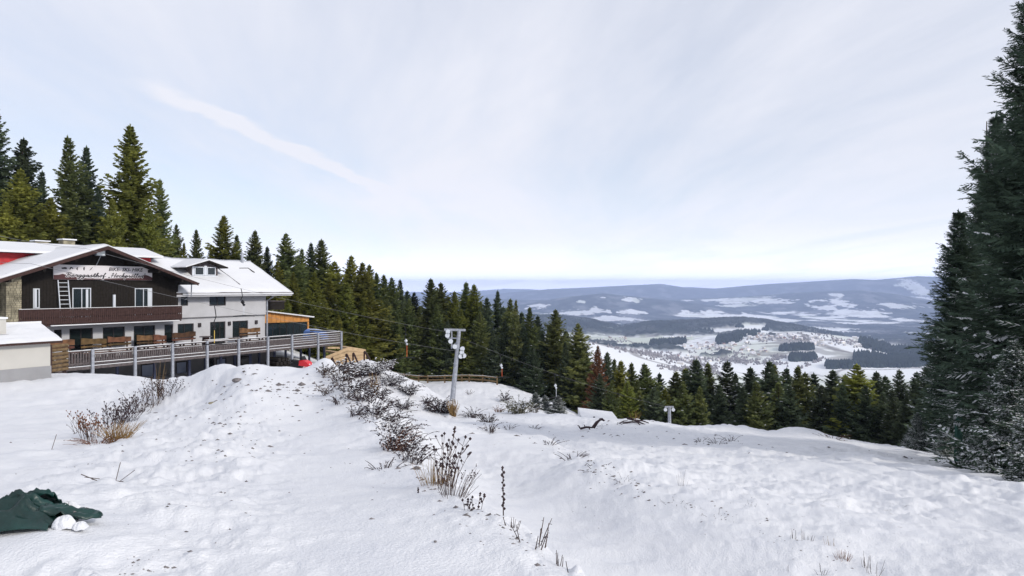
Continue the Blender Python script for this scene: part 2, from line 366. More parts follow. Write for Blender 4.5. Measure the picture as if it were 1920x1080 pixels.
def on_ground(px, Y): 
    x = (px-960)/F*Y; return np.array([x, Y, gz(x, Y)])
def pix(px, py, lo=3.5, hi=90):
    """first point of the ground that photo pixel looks at"""
    Y = np.geomspace(lo, hi, 600); x = (px-960)/F*Y
    g = near_z(x, Y); ray = (HZ-py)/F*Y
    i = np.argmax(ray <= g + 1e-3) if np.any(ray <= g) else len(Y)-1
    return np.array([x[i], Y[i], g[i]])

def rough(x, y, r):
    # packed and smooth on the run-in and in the gully track, lumpy on the flanks
    v = rim_dist(x, y); smooth = np.exp(-((v+1.25)/.85)**2)*sstep(23, 19, y) + .7*np.exp(-((x-.3)/1.3)**2)*sstep(6, 9, y)*sstep(26, 24, y)
    lump = sstep(-1.9, -2.6, v)*sstep(-7.5, -4.5, v)*sstep(7, 10, y)*sstep(24.5, 22, y) + .8*np.exp(-(v/.35)**2)*sstep(23, 20, y)
    return rough0(x, y, r)*(1-.72*np.clip(smooth, 0, 1)) + lump*(np.maximum(fbm(x*4.2, y*3.6, 61, 3), -.05)*.13 + np.maximum(vnoise(x*2.2, y*2.2, 62), 0)*.12)
def rough0(x, y, r):
    d = fbm(x*0.55, y*0.55, 3, 3)*0.15*sstep(2, 12, r)
    d += fbm(x*2.1, y*2.1, 5, 4)*0.085*(0.45+1.3*sstep(-0.15, 0.3, fbm(x*0.21, y*0.21, 55, 2)))
    d += np.maximum(fbm(x*6.5, y*5.0, 8, 3), 0)*(0.050+0.06*sstep(0.1, -1.6, x)*sstep(9, 5, r))*np.exp(-r/16.0)
    d += -np.maximum(vnoise(x*4.3, y*3.0, 21)-0.17, 0)*0.24*np.exp(-r/14.0)*sstep(-0.2, 0.25, vnoise(x*0.5, y*0.5, 33))
    # ski / sledge tracks sweeping down the right-hand piste
    c = (x - 1.9 - 0.42*(y-5) + 0.010*(y-5)**2)
    m = sstep(2.0, 5.0, c)*sstep(4, 8, y)*sstep(44, 24, y)
    d += m*(vnoise(c*2.6, y*0.10, 44)*0.12 + vnoise(c*7.5, y*0.16, 45)*0.055)
    return d
front = np.radians(np.linspace(-41, 41, 820)); rest = np.radians(np.linspace(41, 319, 90))[1:-1]
th = np.concatenate([front, rest]); rad = np.concatenate([[0.6], np.geomspace(1.5, 165, 470)])
TH, RD = np.meshgrid(th, rad); X = np.sin(TH)*RD; Yg = np.cos(TH)*RD
TMASK = 1 - np.exp(-(((X+3.45)/.95)**2 + ((Yg-4.95)/.75)**2)**1.5)          # the snow is pressed flat under the tarpaulin
Z = near_z(X, Yg) + rough(X, Yg, RD)*TMASK - 0.03*(1-TMASK)
# small lumps of snow beside the tarpaulin and clods on the ramp
for (px, py, Y, s, h) in ((122,968,4.95,.10,.03),(128,935,5.25,.10,.05),(60,1000,4.6,.2,.03),(455,880,10,.3,.05),(445,688,23.5,.5,.14),(400,692,24.5,.35,.12)):
    cx = (px-960)/F*Y; Z += h*np.exp(-((X-cx)**2+(Yg-Y)**2)/(2*s*s))
nr, nc = X.shape
V = np.stack([X, Yg, Z], -1).reshape(-1, 3)
ii, jj = np.meshgrid(np.arange(nr-1), np.arange(nc), indexing='ij'); j2 = (jj+1) % nc
Fq = np.stack([ii*nc+jj, ii*nc+j2, (ii+1)*nc+j2, (ii+1)*nc+jj], -1).reshape(-1, 4)[:, ::-1]

def snow_ground():
    m = bpy.data.materials.new('snow_ground'); m.use_nodes = True; n = m.node_tree; b = n.nodes['Principled BSDF']
    b.inputs['Roughness'].default_value = 0.7; b.inputs['Specular IOR Level'].default_value = 0.3
    t = n.nodes.new('ShaderNodeTexCoord'); lk = n.links.new
    def nz(sc, det, ro=0.55):
        k = n.nodes.new('ShaderNodeTexNoise'); k.inputs['Scale'].default_value = sc; k.inputs['Detail'].default_value = det; k.inputs['Roughness'].default_value = ro
        lk(t.outputs['Object'], k.inputs['Vector']); return k.outputs[0]
    # soil showing through thin snow: irregular specks, gathered where a broad noise is high
    a = nz(5.5, 7, 0.7); bb = nz(0.22, 3)
    def mrange(s, a0, a1, b0, b1):
        k = n.nodes.new('ShaderNodeMapRange'); k.inputs[1].default_value = a0; k.inputs[2].default_value = a1; k.inputs[3].default_value = b0; k.inputs[4].default_value = b1
        lk(s, k.inputs[0]); return k.outputs[0]
    thr = n.nodes.new('ShaderNodeMath'); thr.operation = 'ADD'; lk(mrange(a, 0.60, 0.72, 0, 1), thr.inputs[0]); lk(mrange(bb, 0.42, 0.62, -1.0, 0.0), thr.inputs[1]); thr.use_clamp = True
    dirt = n.nodes.new('ShaderNodeMath'); dirt.operation = 'MULTIPLY'; dirt.inputs[1].default_value = 0.62; lk(thr.outputs[0], dirt.inputs[0])
    tint = n.nodes.new('ShaderNodeMix'); tint.data_type = 'RGBA'
    tint.inputs['A'].default_value = (0.76, 0.765, 0.785, 1); tint.inputs['B'].default_value = (0.69, 0.70, 0.735, 1); lk(mrange(nz(1.3, 5), 0.35, 0.7, 0, 1), tint.inputs['Factor'])
    mx = n.nodes.new('ShaderNodeMix'); mx.data_type = 'RGBA'; lk(dirt.outputs[0], mx.inputs['Factor']); lk(tint.outputs['Result'], mx.inputs['A']); mx.inputs['B'].default_value = (0.17, 0.145, 0.14, 1)
    lk(mx.outputs['Result'], b.inputs['Base Color'])
    add = n.nodes.new('ShaderNodeMath'); add.operation = 'MULTIPLY_ADD'; lk(nz(9, 6, 0.6), add.inputs[0]); add.inputs[1].default_value = 1.0; lk(nz(42, 3), add.inputs[2])
    bp = n.nodes.new('ShaderNodeBump'); bp.inputs['Strength'].default_value = 0.42; bp.inputs['Distance'].default_value = 0.05; lk(add.outputs[0], bp.inputs['Height']); lk(bp.outputs[0], b.inputs['Normal'])
    return m
MT['snowground'] = snow_ground()
g = link('snow_slope', np_mesh('snow_slope', V, Fq, ['snowground'], smooth=True)); g['kind'] = 'structure'

# ------------------------------------------------------------------ the valley and the far ranges
def pxof(x, y):
    t = np.arctan2(x, y); return 960 + F*np.tan(np.clip(t, -1.1, 1.1))
BR = np.log([140, 300, 600, 1000, 1500, 2000, 2600, 3200, 4000, 5600, 7000, 9000, 12000, 40000])
BZ = [-40, -85, -150, -205, -258, -290, -308, -296, -300, -400, -437, -440, -440, -440]
RIDGES = [ # distance, inner width, outer width, silhouette (px, y)
 (2300, 520, 700, [(-900,560),(900,628),(1040,640),(1110,647),(1200,668),(1300,690),(1400,708),(1500,725),(1650,740),(3000,700)]),
 (3650, 520, 600, [(900,640),(1100,636),(1200,640),(1300,634),(1400,622),(1500,617),(1600,626),(1650,636),(1700,655),(1760,665),(3000,660)]),
 (4900, 700, 600, [(-900,560),(900,600),(1000,594),(1050,595),(1100,601),(1165,614),(1215,606),(1300,602),(1345,598),(1385,596),(1430,599),(1490,608),(1550,617),(1620,632),(1680,634),(1740,624),(1800,618),(3000,600)]),
 (10800, 1300, 900, [(-900,540),(900,580),(985,570),(1060,557),(1130,550),(1190,556),(1260,563),(1340,572),(1450,585),(1700,590),(3000,590)]),
 (13000, 1700, 1100, [(-900,540),(900,560),(1150,565),(1290,560),(1390,556),(1480,549),(1560,545),(1620,544),(1680,550),(1750,560),(1850,557),(3000,545)]),
 (18500, 2300, 1500, [(-900,520),(880,556),(960,548),(1030,542),(1100,539),(1180,535),(1240,532.5),(1290,540),(1340,541),(1400,536),(1440,533),(1500,530),(1560,527),(1600,525),(1640,527),(1680,524),(1720,521),(1780,523),(1850,530),(3000,530)]),
 (25500, 2500, 1500, [(-900,530),(850,548),(900,545),(945,541.5),(990,542),(1040,546),(1120,545),(1220,541),(1290,538),(1360,542),(3000,540)]),
]
def valley_z(x, y, detail=True):
    r = np.hypot(x, y); px = pxof(x, y); lr = np.log(np.maximum(r, 1)); b = np.interp(lr, BR, BZ)
    z = b + 0
    if detail: z = z + fbm(x/900., y/900., 61, 4)*np.clip(r/4000, 0, 1)*34
    for (Rk, wi, wo, sil) in RIDGES:
        sx_, sy_ = zip(*sil); top = (HZ-np.interp(px, sx_, sy_))/F*Rk*np.cos(np.arctan2(x, y))**0
        w = np.where(r < Rk, wi, wo); k = np.exp(-((r-Rk)/w)**2)
        wob = (1 + fbm(x/1400., y/1400., 71, 3)*0.25*np.clip(np.abs(r-Rk)/w, 0, 1)) if detail else 1
        z = np.maximum(z, b + np.maximum(top-b, 0)*np.clip(k*wob, 0, 1))
    r0 = 145.0; nz_ = near_z(x*r0/np.maximum(r, 1), y*r0/np.maximum(r, 1)); s = sstep(150, 750, r)
    side = sstep(-0.02, -0.35, np.arctan2(x, y))                     # forested shoulder behind the inn stays high
    z = nz_*(1-s) + z*s + side*np.exp(-((r-900)/900)**2)*0
    return z
vf = np.radians(np.linspace(-8, 36, 780)); vr = np.radians(np.linspace(36, 352, 130))[1:-1]
vth = np.concatenate([vf, vr])
# rows: depth rings dense where slopes face the camera
vrad = np.concatenate([np.geomspace(150, 1500, 70), np.linspace(1520, 5600, 330), np.linspace(5650, 9000, 110), np.linspace(9060, 14200, 230), np.linspace(14300, 27000, 190)])
TH2, RD2 = np.meshgrid(vth, vrad); XV = np.sin(TH2)*RD2; YV = np.cos(TH2)*RD2
ZV = valley_z(XV, YV); ZV -= 0.25*sstep(170, 150, RD2)
PXV = pxof(XV, YV); PYV = HZ - ZV/np.maximum(YV, 1)*F
# land cover: 0 = snow-covered field, 1 = conifer forest, 2 = thin winter grass showing through the snow
fx = XV; fy = YV
n1 = fbm(fx/1500., fy/1500., 81, 4); n2 = fbm(fx/420., fy/420., 91, 4); n3 = fbm(fx/170., fy/170., 95, 3); n4 = fbm(fx/55., fy/90., 97, 3)
forest = np.zeros_like(ZV)
far = RD2 > 8200
forest = np.where(far, sstep(-0.34, -0.27, n1*0.7+n2*0.35+n3*0.1 + np.clip((ZV+360)/500., -0.16, 0.3)), forest)
hill = sstep(-310, -275, ZV + n2*45 + n3*20)*(RD2 > 4150)*(RD2 < 8200)
forest = np.maximum(forest, np.where((RD2 > 4150) & (RD2 < 6500), hill*1.0, 0))
forest = np.where((RD2 > 5400) & (RD2 < 8300), np.maximum(forest, sstep(0.0, 0.06, n1*0.8+n2*0.5)), forest)
midf = sstep(0.26, 0.29, n1*0.5+n2*0.6+n3*0.25)*(RD2 > 2900)*(RD2 <= 4150)
forest = np.maximum(forest, midf)
forest = np.maximum(forest, sstep(1500, 700, RD2 + n2*400))
forest = np.maximum(forest, sstep(1680, 1730, PXV + n2*120)*(RD2 > 3900)*(RD2 < 5600))
def blob(px, Y, rx, ry, rot=0.0):
    cx = (px-960)/F*Y; c, s = math.cos(rot), math.sin(rot); a = (XV-cx)*c + (YV-Y)*s; b = -(XV-cx)*s + (YV-Y)*c
    q = np.sqrt((a/rx)**2 + (b/ry)**2) + n3*1.1 + n2*0.8 + n4*0.9
    return sstep(1.12, 0.92, q)
def yat(px, py, lo, hi):
    Y = np.linspace(lo, hi, 500); x = (px-960)/F*Y; zz_ = valley_z(x, Y); ray = (HZ-py)/F*Y
    ok = ray <= zz_
    return Y[np.argmax(ok)] if ok.any() else hi
# clearings and snow fields that can be told apart on the hills
for (px, py, lo, hi, rx, ry) in ((1186,562,9000,12500,170,330),(1132,557.5,9000,12500,80,120),(1090,565,9000,12500,90,200),(1290,563,9500,14000,150,300),(1390,562,9800,14000,620,520),(1330,563,9800,14000,350,300),(1450,566,9800,14000,420,380),
        (1545,577,9300,14000,330,420),(1565,569,9300,14000,330,500),(1285,584,8500,14000,120,200),(1565,552.5,10500,14000,110,260),(1578,552.5,10500,14000,60,200),(1690,573,9000,14000,420,460),(1735,560,9500,15000,400,500),(1600,588,8300,14000,500,420),
        (1640,585,8300,14000,260,300),(1710,601,7000,9500,420,330),(1610,601,7000,9500,420,300),(1380,574,9000,14000,420,300),(1340,590,8000,13000,480,500),(1420,593,8000,13000,380,420),(1100,585,8300,12500,640,420),(1180,585,8300,12500,320,220),(1140,600,7000,10000,560,520),(1090,603,6500,10000,400,500),
        (1720,541,14000,19000,300,900),(1700,527,15000,19000,260,500),(1010,572,9000,14000,300,400),(1290,602,4200,5200,70,80),(1415,614,4150,5200,120,260),(1370,620,4000,5000,330,240),(1425,611,4200,5200,60,120)):
    Y = yat(px, py, lo, hi); forest = forest*(1-blob(px, Y, rx*.58, ry*.5)*(0.80+0.2*R.random()))
grass = sstep(0.05, 0.4, fbm(fx/500., fy/500., 101, 3)) * 0.5
grass = np.maximum(grass, 0.75*blob(1190, yat(1190, 638, 2500, 4300), 260, 300))
# field boundaries, hedges and lanes
cell = np.abs(vnoise(fx/260., fy/330., 111)) ; hedge = sstep(0.034, 0.010, cell)*(RD2 > 1600)*(RD2 < 4300)*0.7
colF = np.array([0.026, 0.036, 0.032]); colS = np.array([0.80, 0.81, 0.82]); colG = np.array([0.50, 0.54, 0.42]); colH = np.array([0.16, 0.14, 0.13])
base = colS[None, None]*(1-grass[..., None]) + colG*grass[..., None]
base = base*(1-hedge[..., None]) + colH*hedge[..., None]
speck = sstep(0.16, 0.42, n3 + 0.5*fbm(fx/45., fy/45., 121, 2))*(RD2 > 2400)*0.55                 # scattered trees and gardens
speck = speck*np.where(far, 0.5, 1)
base = base*(1-speck[..., None]) + colH*speck[..., None]
mott = (0.75 + 0.9*np.clip(fbm(fx/120., fy/120., 131, 3)+0.3, 0, 1))[..., None]
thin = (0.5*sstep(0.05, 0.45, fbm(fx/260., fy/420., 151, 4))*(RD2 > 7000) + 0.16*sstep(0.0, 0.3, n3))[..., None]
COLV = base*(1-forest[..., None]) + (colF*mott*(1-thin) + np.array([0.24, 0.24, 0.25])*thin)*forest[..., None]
bump = forest*18*np.clip(vnoise(fx/22., fy/22., 141)+0.8, 0, 1.3)*(RD2 > 1000)*(RD2 < 9000)
ZV2 = ZV + bump
nr, nc = XV.shape
V = np.stack([XV, YV, ZV2], -1).reshape(-1, 3)
ii, jj = np.meshgrid(np.arange(nr-1), np.arange(nc), indexing='ij'); j2 = (jj+1) % nc
Fq = np.stack([ii*nc+jj, ii*nc+j2, (ii+1)*nc+j2, (ii+1)*nc+jj], -1).reshape(-1, 4)[:, ::-1]
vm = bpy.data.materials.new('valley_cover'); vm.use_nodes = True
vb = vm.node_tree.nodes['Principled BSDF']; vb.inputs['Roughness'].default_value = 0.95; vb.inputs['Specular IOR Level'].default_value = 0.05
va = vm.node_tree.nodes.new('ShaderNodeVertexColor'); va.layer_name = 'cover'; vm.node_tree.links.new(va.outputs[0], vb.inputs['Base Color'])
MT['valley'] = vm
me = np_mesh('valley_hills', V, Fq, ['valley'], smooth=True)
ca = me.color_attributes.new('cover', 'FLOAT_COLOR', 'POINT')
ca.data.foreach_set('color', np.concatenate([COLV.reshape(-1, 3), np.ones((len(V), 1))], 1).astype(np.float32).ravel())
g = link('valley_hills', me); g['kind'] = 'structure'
def vz1(x, y): return float(valley_z(np.array([x]), np.array([y]))[0])
def vpix(px, py, lo=1200, hi=6000):
    Y = yat(px, py, lo, hi); x = (px-960)/F*Y; return np.array([x, Y, vz1(x, Y)])

# conifer woods down in the valley: masses nobody could count
def cone_mass(name, pts, h, w, m, n=6):
    V = []; Fc = []
    ang = np.linspace(0, 2*math.pi, n, endpoint=False)
    k = 0
    for (x, y, z) in pts:
        hh = h*R.uniform(.65, 1.15); ww = w*R.uniform(.75, 1.25); o = R.uniform(0, 6)
        for a in ang: V.append((x+ww*math.cos(a+o), y+ww*math.sin(a+o), z-1))
        for a in ang: V.append((x+ww*.8*math.cos(a+o+.5), y+ww*.8*math.sin(a+o+.5), z+hh*.4))
        V.append((x+R.uniform(-1, 1), y, z+hh))
        for i in range(n):
            Fc.append((k+i, k+(i+1) % n, k+n+i)); Fc.append((k+(i+1) % n, k+n+(i+1) % n, k+n+i)); Fc.append((k+n+i, k+n+(i+1) % n, k+2*n))
        k += 2*n+1
    o = link(name, np_mesh(name, V, Fc, [m])); o['kind'] = 'stuff'; return o
def wood_points(poly, cnt, lo=1800, hi=4600):
    """poly in photo pixels (left, right, top, bottom of the wood's ground footprint)"""
    x0, x1, y0, y1 = poly; pts = []
    Ya = yat((x0+x1)/2, y1, lo, hi); Yb = yat((x0+x1)/2, y0, lo, hi)
    Yb = max(Yb, Ya+70)
    ys = Ya + (Yb-Ya)*rng.random(cnt); pxs = x0 + (x1-x0)*rng.random(cnt)
    e = np.abs((ys-Ya)/(Yb-Ya)*2-1); ex = np.abs((pxs-x0)/(x1-x0)*2-1); ok = ex**4 + e**4 < 1.0 + 0.25*(rng.random(cnt)-.5)
    xs = (pxs-960)/F*ys; zs = valley_z(xs, ys)
    return [(a, b, c) for a, b, c, k in zip(xs, ys, zs, ok) if k]
WOODS = [((1218,1288,640,648),420),((1185,1213,650,655),150),((1343,1390,630,645),300),((1462,1526,650,658),420),((1480,1532,668,678),420),((1600,1745,672,690),1500),((1548,1600,683,692),260),((1610,1745,652,668),700),((1380,1425,622,632),160)]
pts = []
for poly, c in WOODS: pts += wood_points(poly, c)
cone_mass('far_conifer_woods', pts, 24, 6.5, 'farwood')
pts = []
# forest on the round hill behind the village and on the ridge to its left
xs = []; 
for (x0, x1, y0, y1, c) in ((1270,1640,600,632,3200),(1000,1300,598,622,1800),(1640,1760,626,650,900)):
    pxs = x0+(x1-x0)*rng.random(c*2); ys = 4150 + 1050*rng.random(c*2); xx = (pxs-960)/F*ys; zc = valley_z(xx, ys)
    py = HZ - zc/ys*F; ok = (py < y1) & (zc + fbm(xx/300., ys/300., 88, 2)*50 > -318)
    clear = np.zeros(len(pxs), bool)
    for (cp, cq, sx_, sy_) in ((1415,612,22,9),(1370,619,40,5),(1290,602,10,3)):
        clear |= ((pxs-cp)/sx_)**2 + ((py-cq)/sy_)**2 < 1
    pts += [(a, b, d) for a, b, d, k in zip(xx, ys, zc, ok & ~clear) if k][:c]
cone_mass('far_hill_forest', pts, 22, 8, 'farwood', 5)
# leafless trees along the brook, lanes and gardens
pts = []
def row(p0, p1, cnt, sp, lo=1500, hi=4600):
    for i in range(cnt):
        t = R.random(); px = p0[0]+(p1[0]-p0[0])*t + R.gauss(0, sp); py = p0[1]+(p1[1]-p0[1])*t + R.gauss(0, sp*.22)
        pts.append(tuple(vpix(px, py, lo, hi)))
for a in (((1110,640),(1240,668),130,8),((1180,655),(1330,690),240,16),((1300,672),(1470,684),200,10),((1330,650),(1400,676),90,14),((1440,676),(1470,668),60,8),((1500,690),(1545,672),40,4),((1130,640),(1170,640),40,8),((1400,640),(1560,628),120,16),((1560,640),(1640,650),80,12),((1250,690),(1340,700),120,10),((1225,655),(1300,662),60,8)):
    row(*a)
cone_mass('far_bare_trees', pts, 10, 4.5, 'fartwig', 5)

# village houses, one by one (a few pixels each)
def house_mesh(name, w, l, h, rh, roofm):
    b = MB(); b.box((-w/2, -l/2, -3), (w/2, l/2, h), 0)
    ow, ol = w/2+.7, l/2+.8
    b.add([(-ow,-ol,h-.3),(ow,-ol,h-.3),(0,-ol,h+rh),(-ow,ol,h-.3),(ow,ol,h-.3),(0,ol,h+rh)], [(0,1,2),(4,3,5),(0,2,5,3),(2,1,4,5),(1,0,3,4)], 1)
    me = bpy.data.meshes.new(name); me.from_pydata(b.v, [], b.f); me.materials.append(MT['hwall']); me.materials.append(MT[roofm]); me.polygons.foreach_set('material_index', b.m); me.update(); return me
HM = [house_mesh('village_house', 10, 14, 5.5, 4, 'hroof'), house_mesh('village_house', 9, 11, 5, 3.5, 'hroof2'), house_mesh('village_house', 12, 20, 6, 4.5, 'hroof'), house_mesh('village_house', 9, 10, 5, 3.5, 'hroof')]
def houses(x0, x1, y0, y1, cnt, label, group, lo=2300, hi=4700, big=False):
    for i in range(cnt):
        px = R.uniform(x0, x1); py = y0+(y1-y0)*(0.5+0.5*R.uniform(-1, 1)*R.random()**.3); p = vpix(px, py, lo, hi)
        o = link('village_house', HM[R.choice((0, 0, 1, 2, 3))]); o.location = p; o.rotation_euler = (0, 0, R.uniform(0, 3.1))
        tag(o, label, 'house', group)
houses(1400,1520,624,640,52,'tiny pale house among the densest roofs of the village below the round wooded hill','houses in the village centre')
houses(1520,1660,628,652,58,'tiny pale house on the right-hand outskirts of the village, left of the dark wood','houses on the right edge of the village')
houses(1280,1400,640,660,48,'tiny house among bare trees on the left-hand slope of the village','houses on the left slope of the village')
houses(1360,1440,650,668,20,'tiny house low down where the village runs into the brook trees','houses at the foot of the village')
houses(1120,1180,628,640,16,'tiny farmhouse in the hamlet at the left end of the green fields','houses of the left hamlet')
houses(1200,1300,624,634,12,'tiny farmhouse on the snowy rise under the wooded ridge','farms under the ridge')
houses(1250,1350,664,690,16,'tiny house scattered in the bare trees of the valley floor','houses on the valley floor')

# haze
hb = MB(); hb.box((-27500, -27500, -462), (27500, 27500, 290))
hz = hb.build('haze', [])
hm = bpy.data.materials.new('haze_air'); hm.use_nodes = True; hn = hm.node_tree; hn.nodes.remove(hn.nodes['Principled BSDF'])
pv = hn.nodes.new('ShaderNodeVolumePrincipled'); pv.inputs['Color'].default_value = (0.57, 0.69, 1.0, 1); pv.inputs['Density'].default_value = 6.6e-5; pv.inputs['Anisotropy'].default_value = 0.0
hn.links.new(pv.outputs[0], hn.nodes['Material Output'].inputs['Volume'])
hz.data.materials.append(hm); hz['kind'] = 'stuff'

# ------------------------------------------------------------------ the inn: local frame u (along the fronts), v (inwards), z
AL = math.radians(31.3); UD = np.array([math.sin(AL), math.cos(AL)]); WD = np.array([-math.cos(AL), math.sin(AL)]); RZ = math.radians(90)-AL
O0 = np.array([(173-960)/F*44, 44.0])
def loc(px, py, v):
    dx = (px-960)/F; A = np.array([[dx, -UD[0]], [1, -UD[1]]]); Y, u = np.linalg.solve(A, O0+v*WD); return u, (HZ-py)/F*Y
def U(px, v): return loc(px, 540, v)[0]
class Loc:
    """a thing standing in the inn's frame: its Empty at (u,v,z); geometry is given in inn coordinates"""
    def __init__(s, name, u, v, z, label, cat, group=None):
        p = O0 + u*UD + v*WD; s.o = empty(name, (p[0], p[1], z), RZ, label, cat, group); s.c = (u, v, z)
    def part(s, name, mb, m, parent=None, label=None, smooth=False, kind=None):
        c = s.c; mb.v = [(a-c[0], b-c[1], d-c[2]) for a, b, d in mb.v]
        o = mb.build(name, m, parent or s.o, smooth)
        if label: o['label'] = label
        if kind: o['kind'] = kind
        return o
def world(u, v, z): p = O0+u*UD+v*WD; return np.array([p[0], p[1], z])
def wall_holes(u0, u1, z0, z1, v0, v1, holes):
    """wall with rectangular openings, as a grid of boxes butted end to end"""
    us = sorted({u0, u1, *[h[0] for h in holes], *[h[1] for h in holes]}); zs = sorted({z0, z1, *[h[2] for h in holes], *[h[3] for h in holes]})
    b = MB()
    for i in range(len(us)-1):
        col = []
        for j in range(len(zs)-1):
            cu_, cz_ = (us[i]+us[i+1])/2, (zs[j]+zs[j+1])/2
            if not any(h[0] < cu_ < h[1] and h[2] < cz_ < h[3] for h in holes): col.append([zs[j], zs[j+1]])
        mrg = []
        for c in col:
            if mrg and abs(mrg[-1][1]-c[0]) < 1e-6: mrg[-1][1] = c[1]
            else: mrg.append(c)
        for c in mrg: b.box((us[i], v0, c[0]), (us[i+1], v1, c[1]))
    return b
def window(T, parent, u0, u1, z0, z1, v, fr='frame', gl='glass', mull=1, fw=0.07, sill=False, name='window', depth=.06, open_leaf=False):
    f = MB()
    f.box((u0, v, z0), (u0+fw, v+depth, z1)); f.box((u1-fw, v, z0), (u1, v+depth, z1))
    f.box((u0+fw, v, z1-fw), (u1-fw, v+depth, z1)); f.box((u0+fw, v, z0), (u1-fw, v+depth, z0+fw))
    for k in range(1, mull+1):
        c = u0+(u1-u0)*k/(mull+1); f.box((c-fw*.4, v+.004, z0+fw), (c+fw*.4, v+depth-.004, z1-fw))
    if sill: f.box((u0-.08, v-.10, z0-.06), (u1+.08, v+.02, z0-.003))
    o = T.part(name, f, fr, parent)
    p = MB(); p.box((u0+fw*.5, v+depth*.55, z0+fw*.5), (u1-fw*.5, v+depth*.8, z1-fw*.5)); T.part('pane', p, gl, o)
    return o

FLOOR = -5.08
def snow_slab(c, n, m, th, seed, jit=.05):
    """snow blanket on a roof plane: corners c = eave-left, eave-right, ridge-right, ridge-left; uneven thickness, rounded ragged rims"""
    c = [np.array(p, float) for p in c]; b = MB(); top = []; bot = []
    for j in range(m+1):
        for i in range(n+1):
            a, t = i/n, j/m; p = (c[0]*(1-a)+c[1]*a)*(1-t) + (c[3]*(1-a)+c[2]*a)*t
            du = (c[1]-c[0])/np.linalg.norm(c[1]-c[0]); dv = (c[3]-c[0])/np.linalg.norm(c[3]-c[0])
            if i in (0, n): p = p + du*jit*(1 if i else -1)*(.3+2*vnoise(t*7.3+seed, seed*1.7, 400))
            if j == 0: p = p - dv*jit*(.5+2.2*vnoise(a*n*.45+seed, seed*2.1, 401))
            e = min(i, n-i, j+.35)/1.0; h = th*(.62+.75*(float(fbm(a*n*.22+seed, t*m*.4-seed, 402, 3))+.35))*(1 if e >= 1 else (.45 if e < .4 else .5))
            bot.append(p+(0, 0, .004)); top.append(p+(0, 0, .004+max(h, .02)))
    N = len(bot); fs = []
    for j in range(m):
        for i in range(n):
            k0 = j*(n+1)+i; fs += [(N+k0, N+k0+1, N+k0+n+2, N+k0+n+1), (k0+n+1, k0+n+2, k0+1, k0)]
    per = [i for i in range(n+1)] + [j*(n+1)+n for j in range(1, m+1)] + [m*(n+1)+i for i in range(n-1, -1, -1)] + [j*(n+1) for j in range(m-1, 0, -1)]
    fs += [(per[i], per[(i+1) % len(per)], N+per[(i+1) % len(per)], N+per[i]) for i in range(len(per))]
    b.add(bot+top, fs); return b
# ---- the chalet
C = Loc('chalet_inn', 3.3, 6.0, FLOOR, 'dark timber chalet inn with snowy gable roof and white ground floor', 'inn')
CV = 6.0; CU0, CU1 = -7.5, 9.75; AP = 3.3; SL = 0.365; ZA = 3.02
def roofz(u): return ZA - abs(u-AP)*SL
uw = [(-0.78,-0.35,-1.40,-0.02),(1.72,3.02,-2.3,0.02),(6.2,7.6,-2.3,0.0),(4.45,4.72,-1.5,-0.5)]
upper = MB()
# gable wall of the upper floors: holes for windows and the balcony doors
wb = wall_holes(CU0, CU1, -2.52, 0.62, CV, CV+.25, uw[:3]); upper.v, upper.f, upper.m = wb.v, wb.f, wb.m
g0 = 0.62
pl = [(CU0, g0), (CU1, g0), (CU1, min(roofz(CU1)-.12, 5)), (AP, ZA-.12), (CU0, max(roofz(CU0)-.12, g0+.01))]
pl = [(CU0, g0), (CU1, g0), (CU1, roofz(CU1)-.10), (AP, ZA-.10), (CU0, roofz(CU0)-.10)]
if pl[2][1] < g0: 
    uc = AP + (ZA-.10-g0)/SL; pl = [(max(CU0, AP-(ZA-.10-g0)/SL), g0), (min(CU1, uc), g0), (AP, ZA-.10)]
upper.prism(pl, lambda p: (p[0], CV, p[1]), lambda p: (p[0], CV+.25, p[1]))
upper.box((CU1-.25, CV+.252, -2.52), (CU1, CV+11, roofz(CU1)-.1)); upper.box((CU0, CV+.252, -2.52), (CU0+.25, CV+11, roofz(CU0)-.1))
upper.box((CU0+.26, CV+10.8, -2.52), (CU1-.26, CV+11, 0.3))
wl = C.part('timber_wall', upper, 'darkwood')
bt = MB()                                                   # cover strips of the board cladding
u = CU0+.2
while u < CU1-.1:
    if not any(a-.05 < u < b+.05 for a, b, _, _ in uw[:3]): bt.box((u, CV-.022, -2.50), (u+.045, CV-.002, min(roofz(u), roofz(u+.045))-.16))
    u += .21
o = C.part('cover_strip', bt, 'darkwood', wl); o['kind'] = 'stuff'
lh = [(0.55,1.05,-4.3,-2.92),(1.55,3.15,FLOOR,-2.90),(3.85,5.48,-4.35,-2.92),(6.15,7.85,FLOOR,-2.93),(8.62,9.35,-4.4,-2.93)]
lw = wall_holes(CU0, CU1, FLOOR-.12, -2.62, CV+.06, CV+.36, lh)
lw.box((CU1-.3, CV+.362, FLOOR-.12), (CU1, CV+11, -2.62)); lw.box((CU0, CV+.362, FLOOR-.12), (CU0+.3, CV+11, -2.62))
C.part('ground_floor_wall', lw, 'white')
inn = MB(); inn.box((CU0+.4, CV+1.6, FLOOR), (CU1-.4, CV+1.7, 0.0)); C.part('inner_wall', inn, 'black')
for k, h in enumerate(uw[:3]): window(C, None, h[0]+.01, h[1]-.01, h[2]+.01, h[3]-.01, CV+.03, mull=0 if k == 0 else 1, name='balcony_door' if k else 'window', gl='glass')
for a_, c_ in (((2.62, CV-.03, -2.3), (2.78, CV+.02, -.1)), ((7.2, CV-.03, -2.3), (7.48, CV+.02, -.08)), ((-.72, CV-.03, -1.35), (-.56, CV+.02, -.06))):
    leaf = MB(); leaf.box(a_, c_); C.part('open_shutter', leaf, 'frame')
lp = MB(); lp.box((4.5, CV-.14, -1.5), (4.68, CV-.03, -.5)); C.part('wall_panel', lp, 'frame')
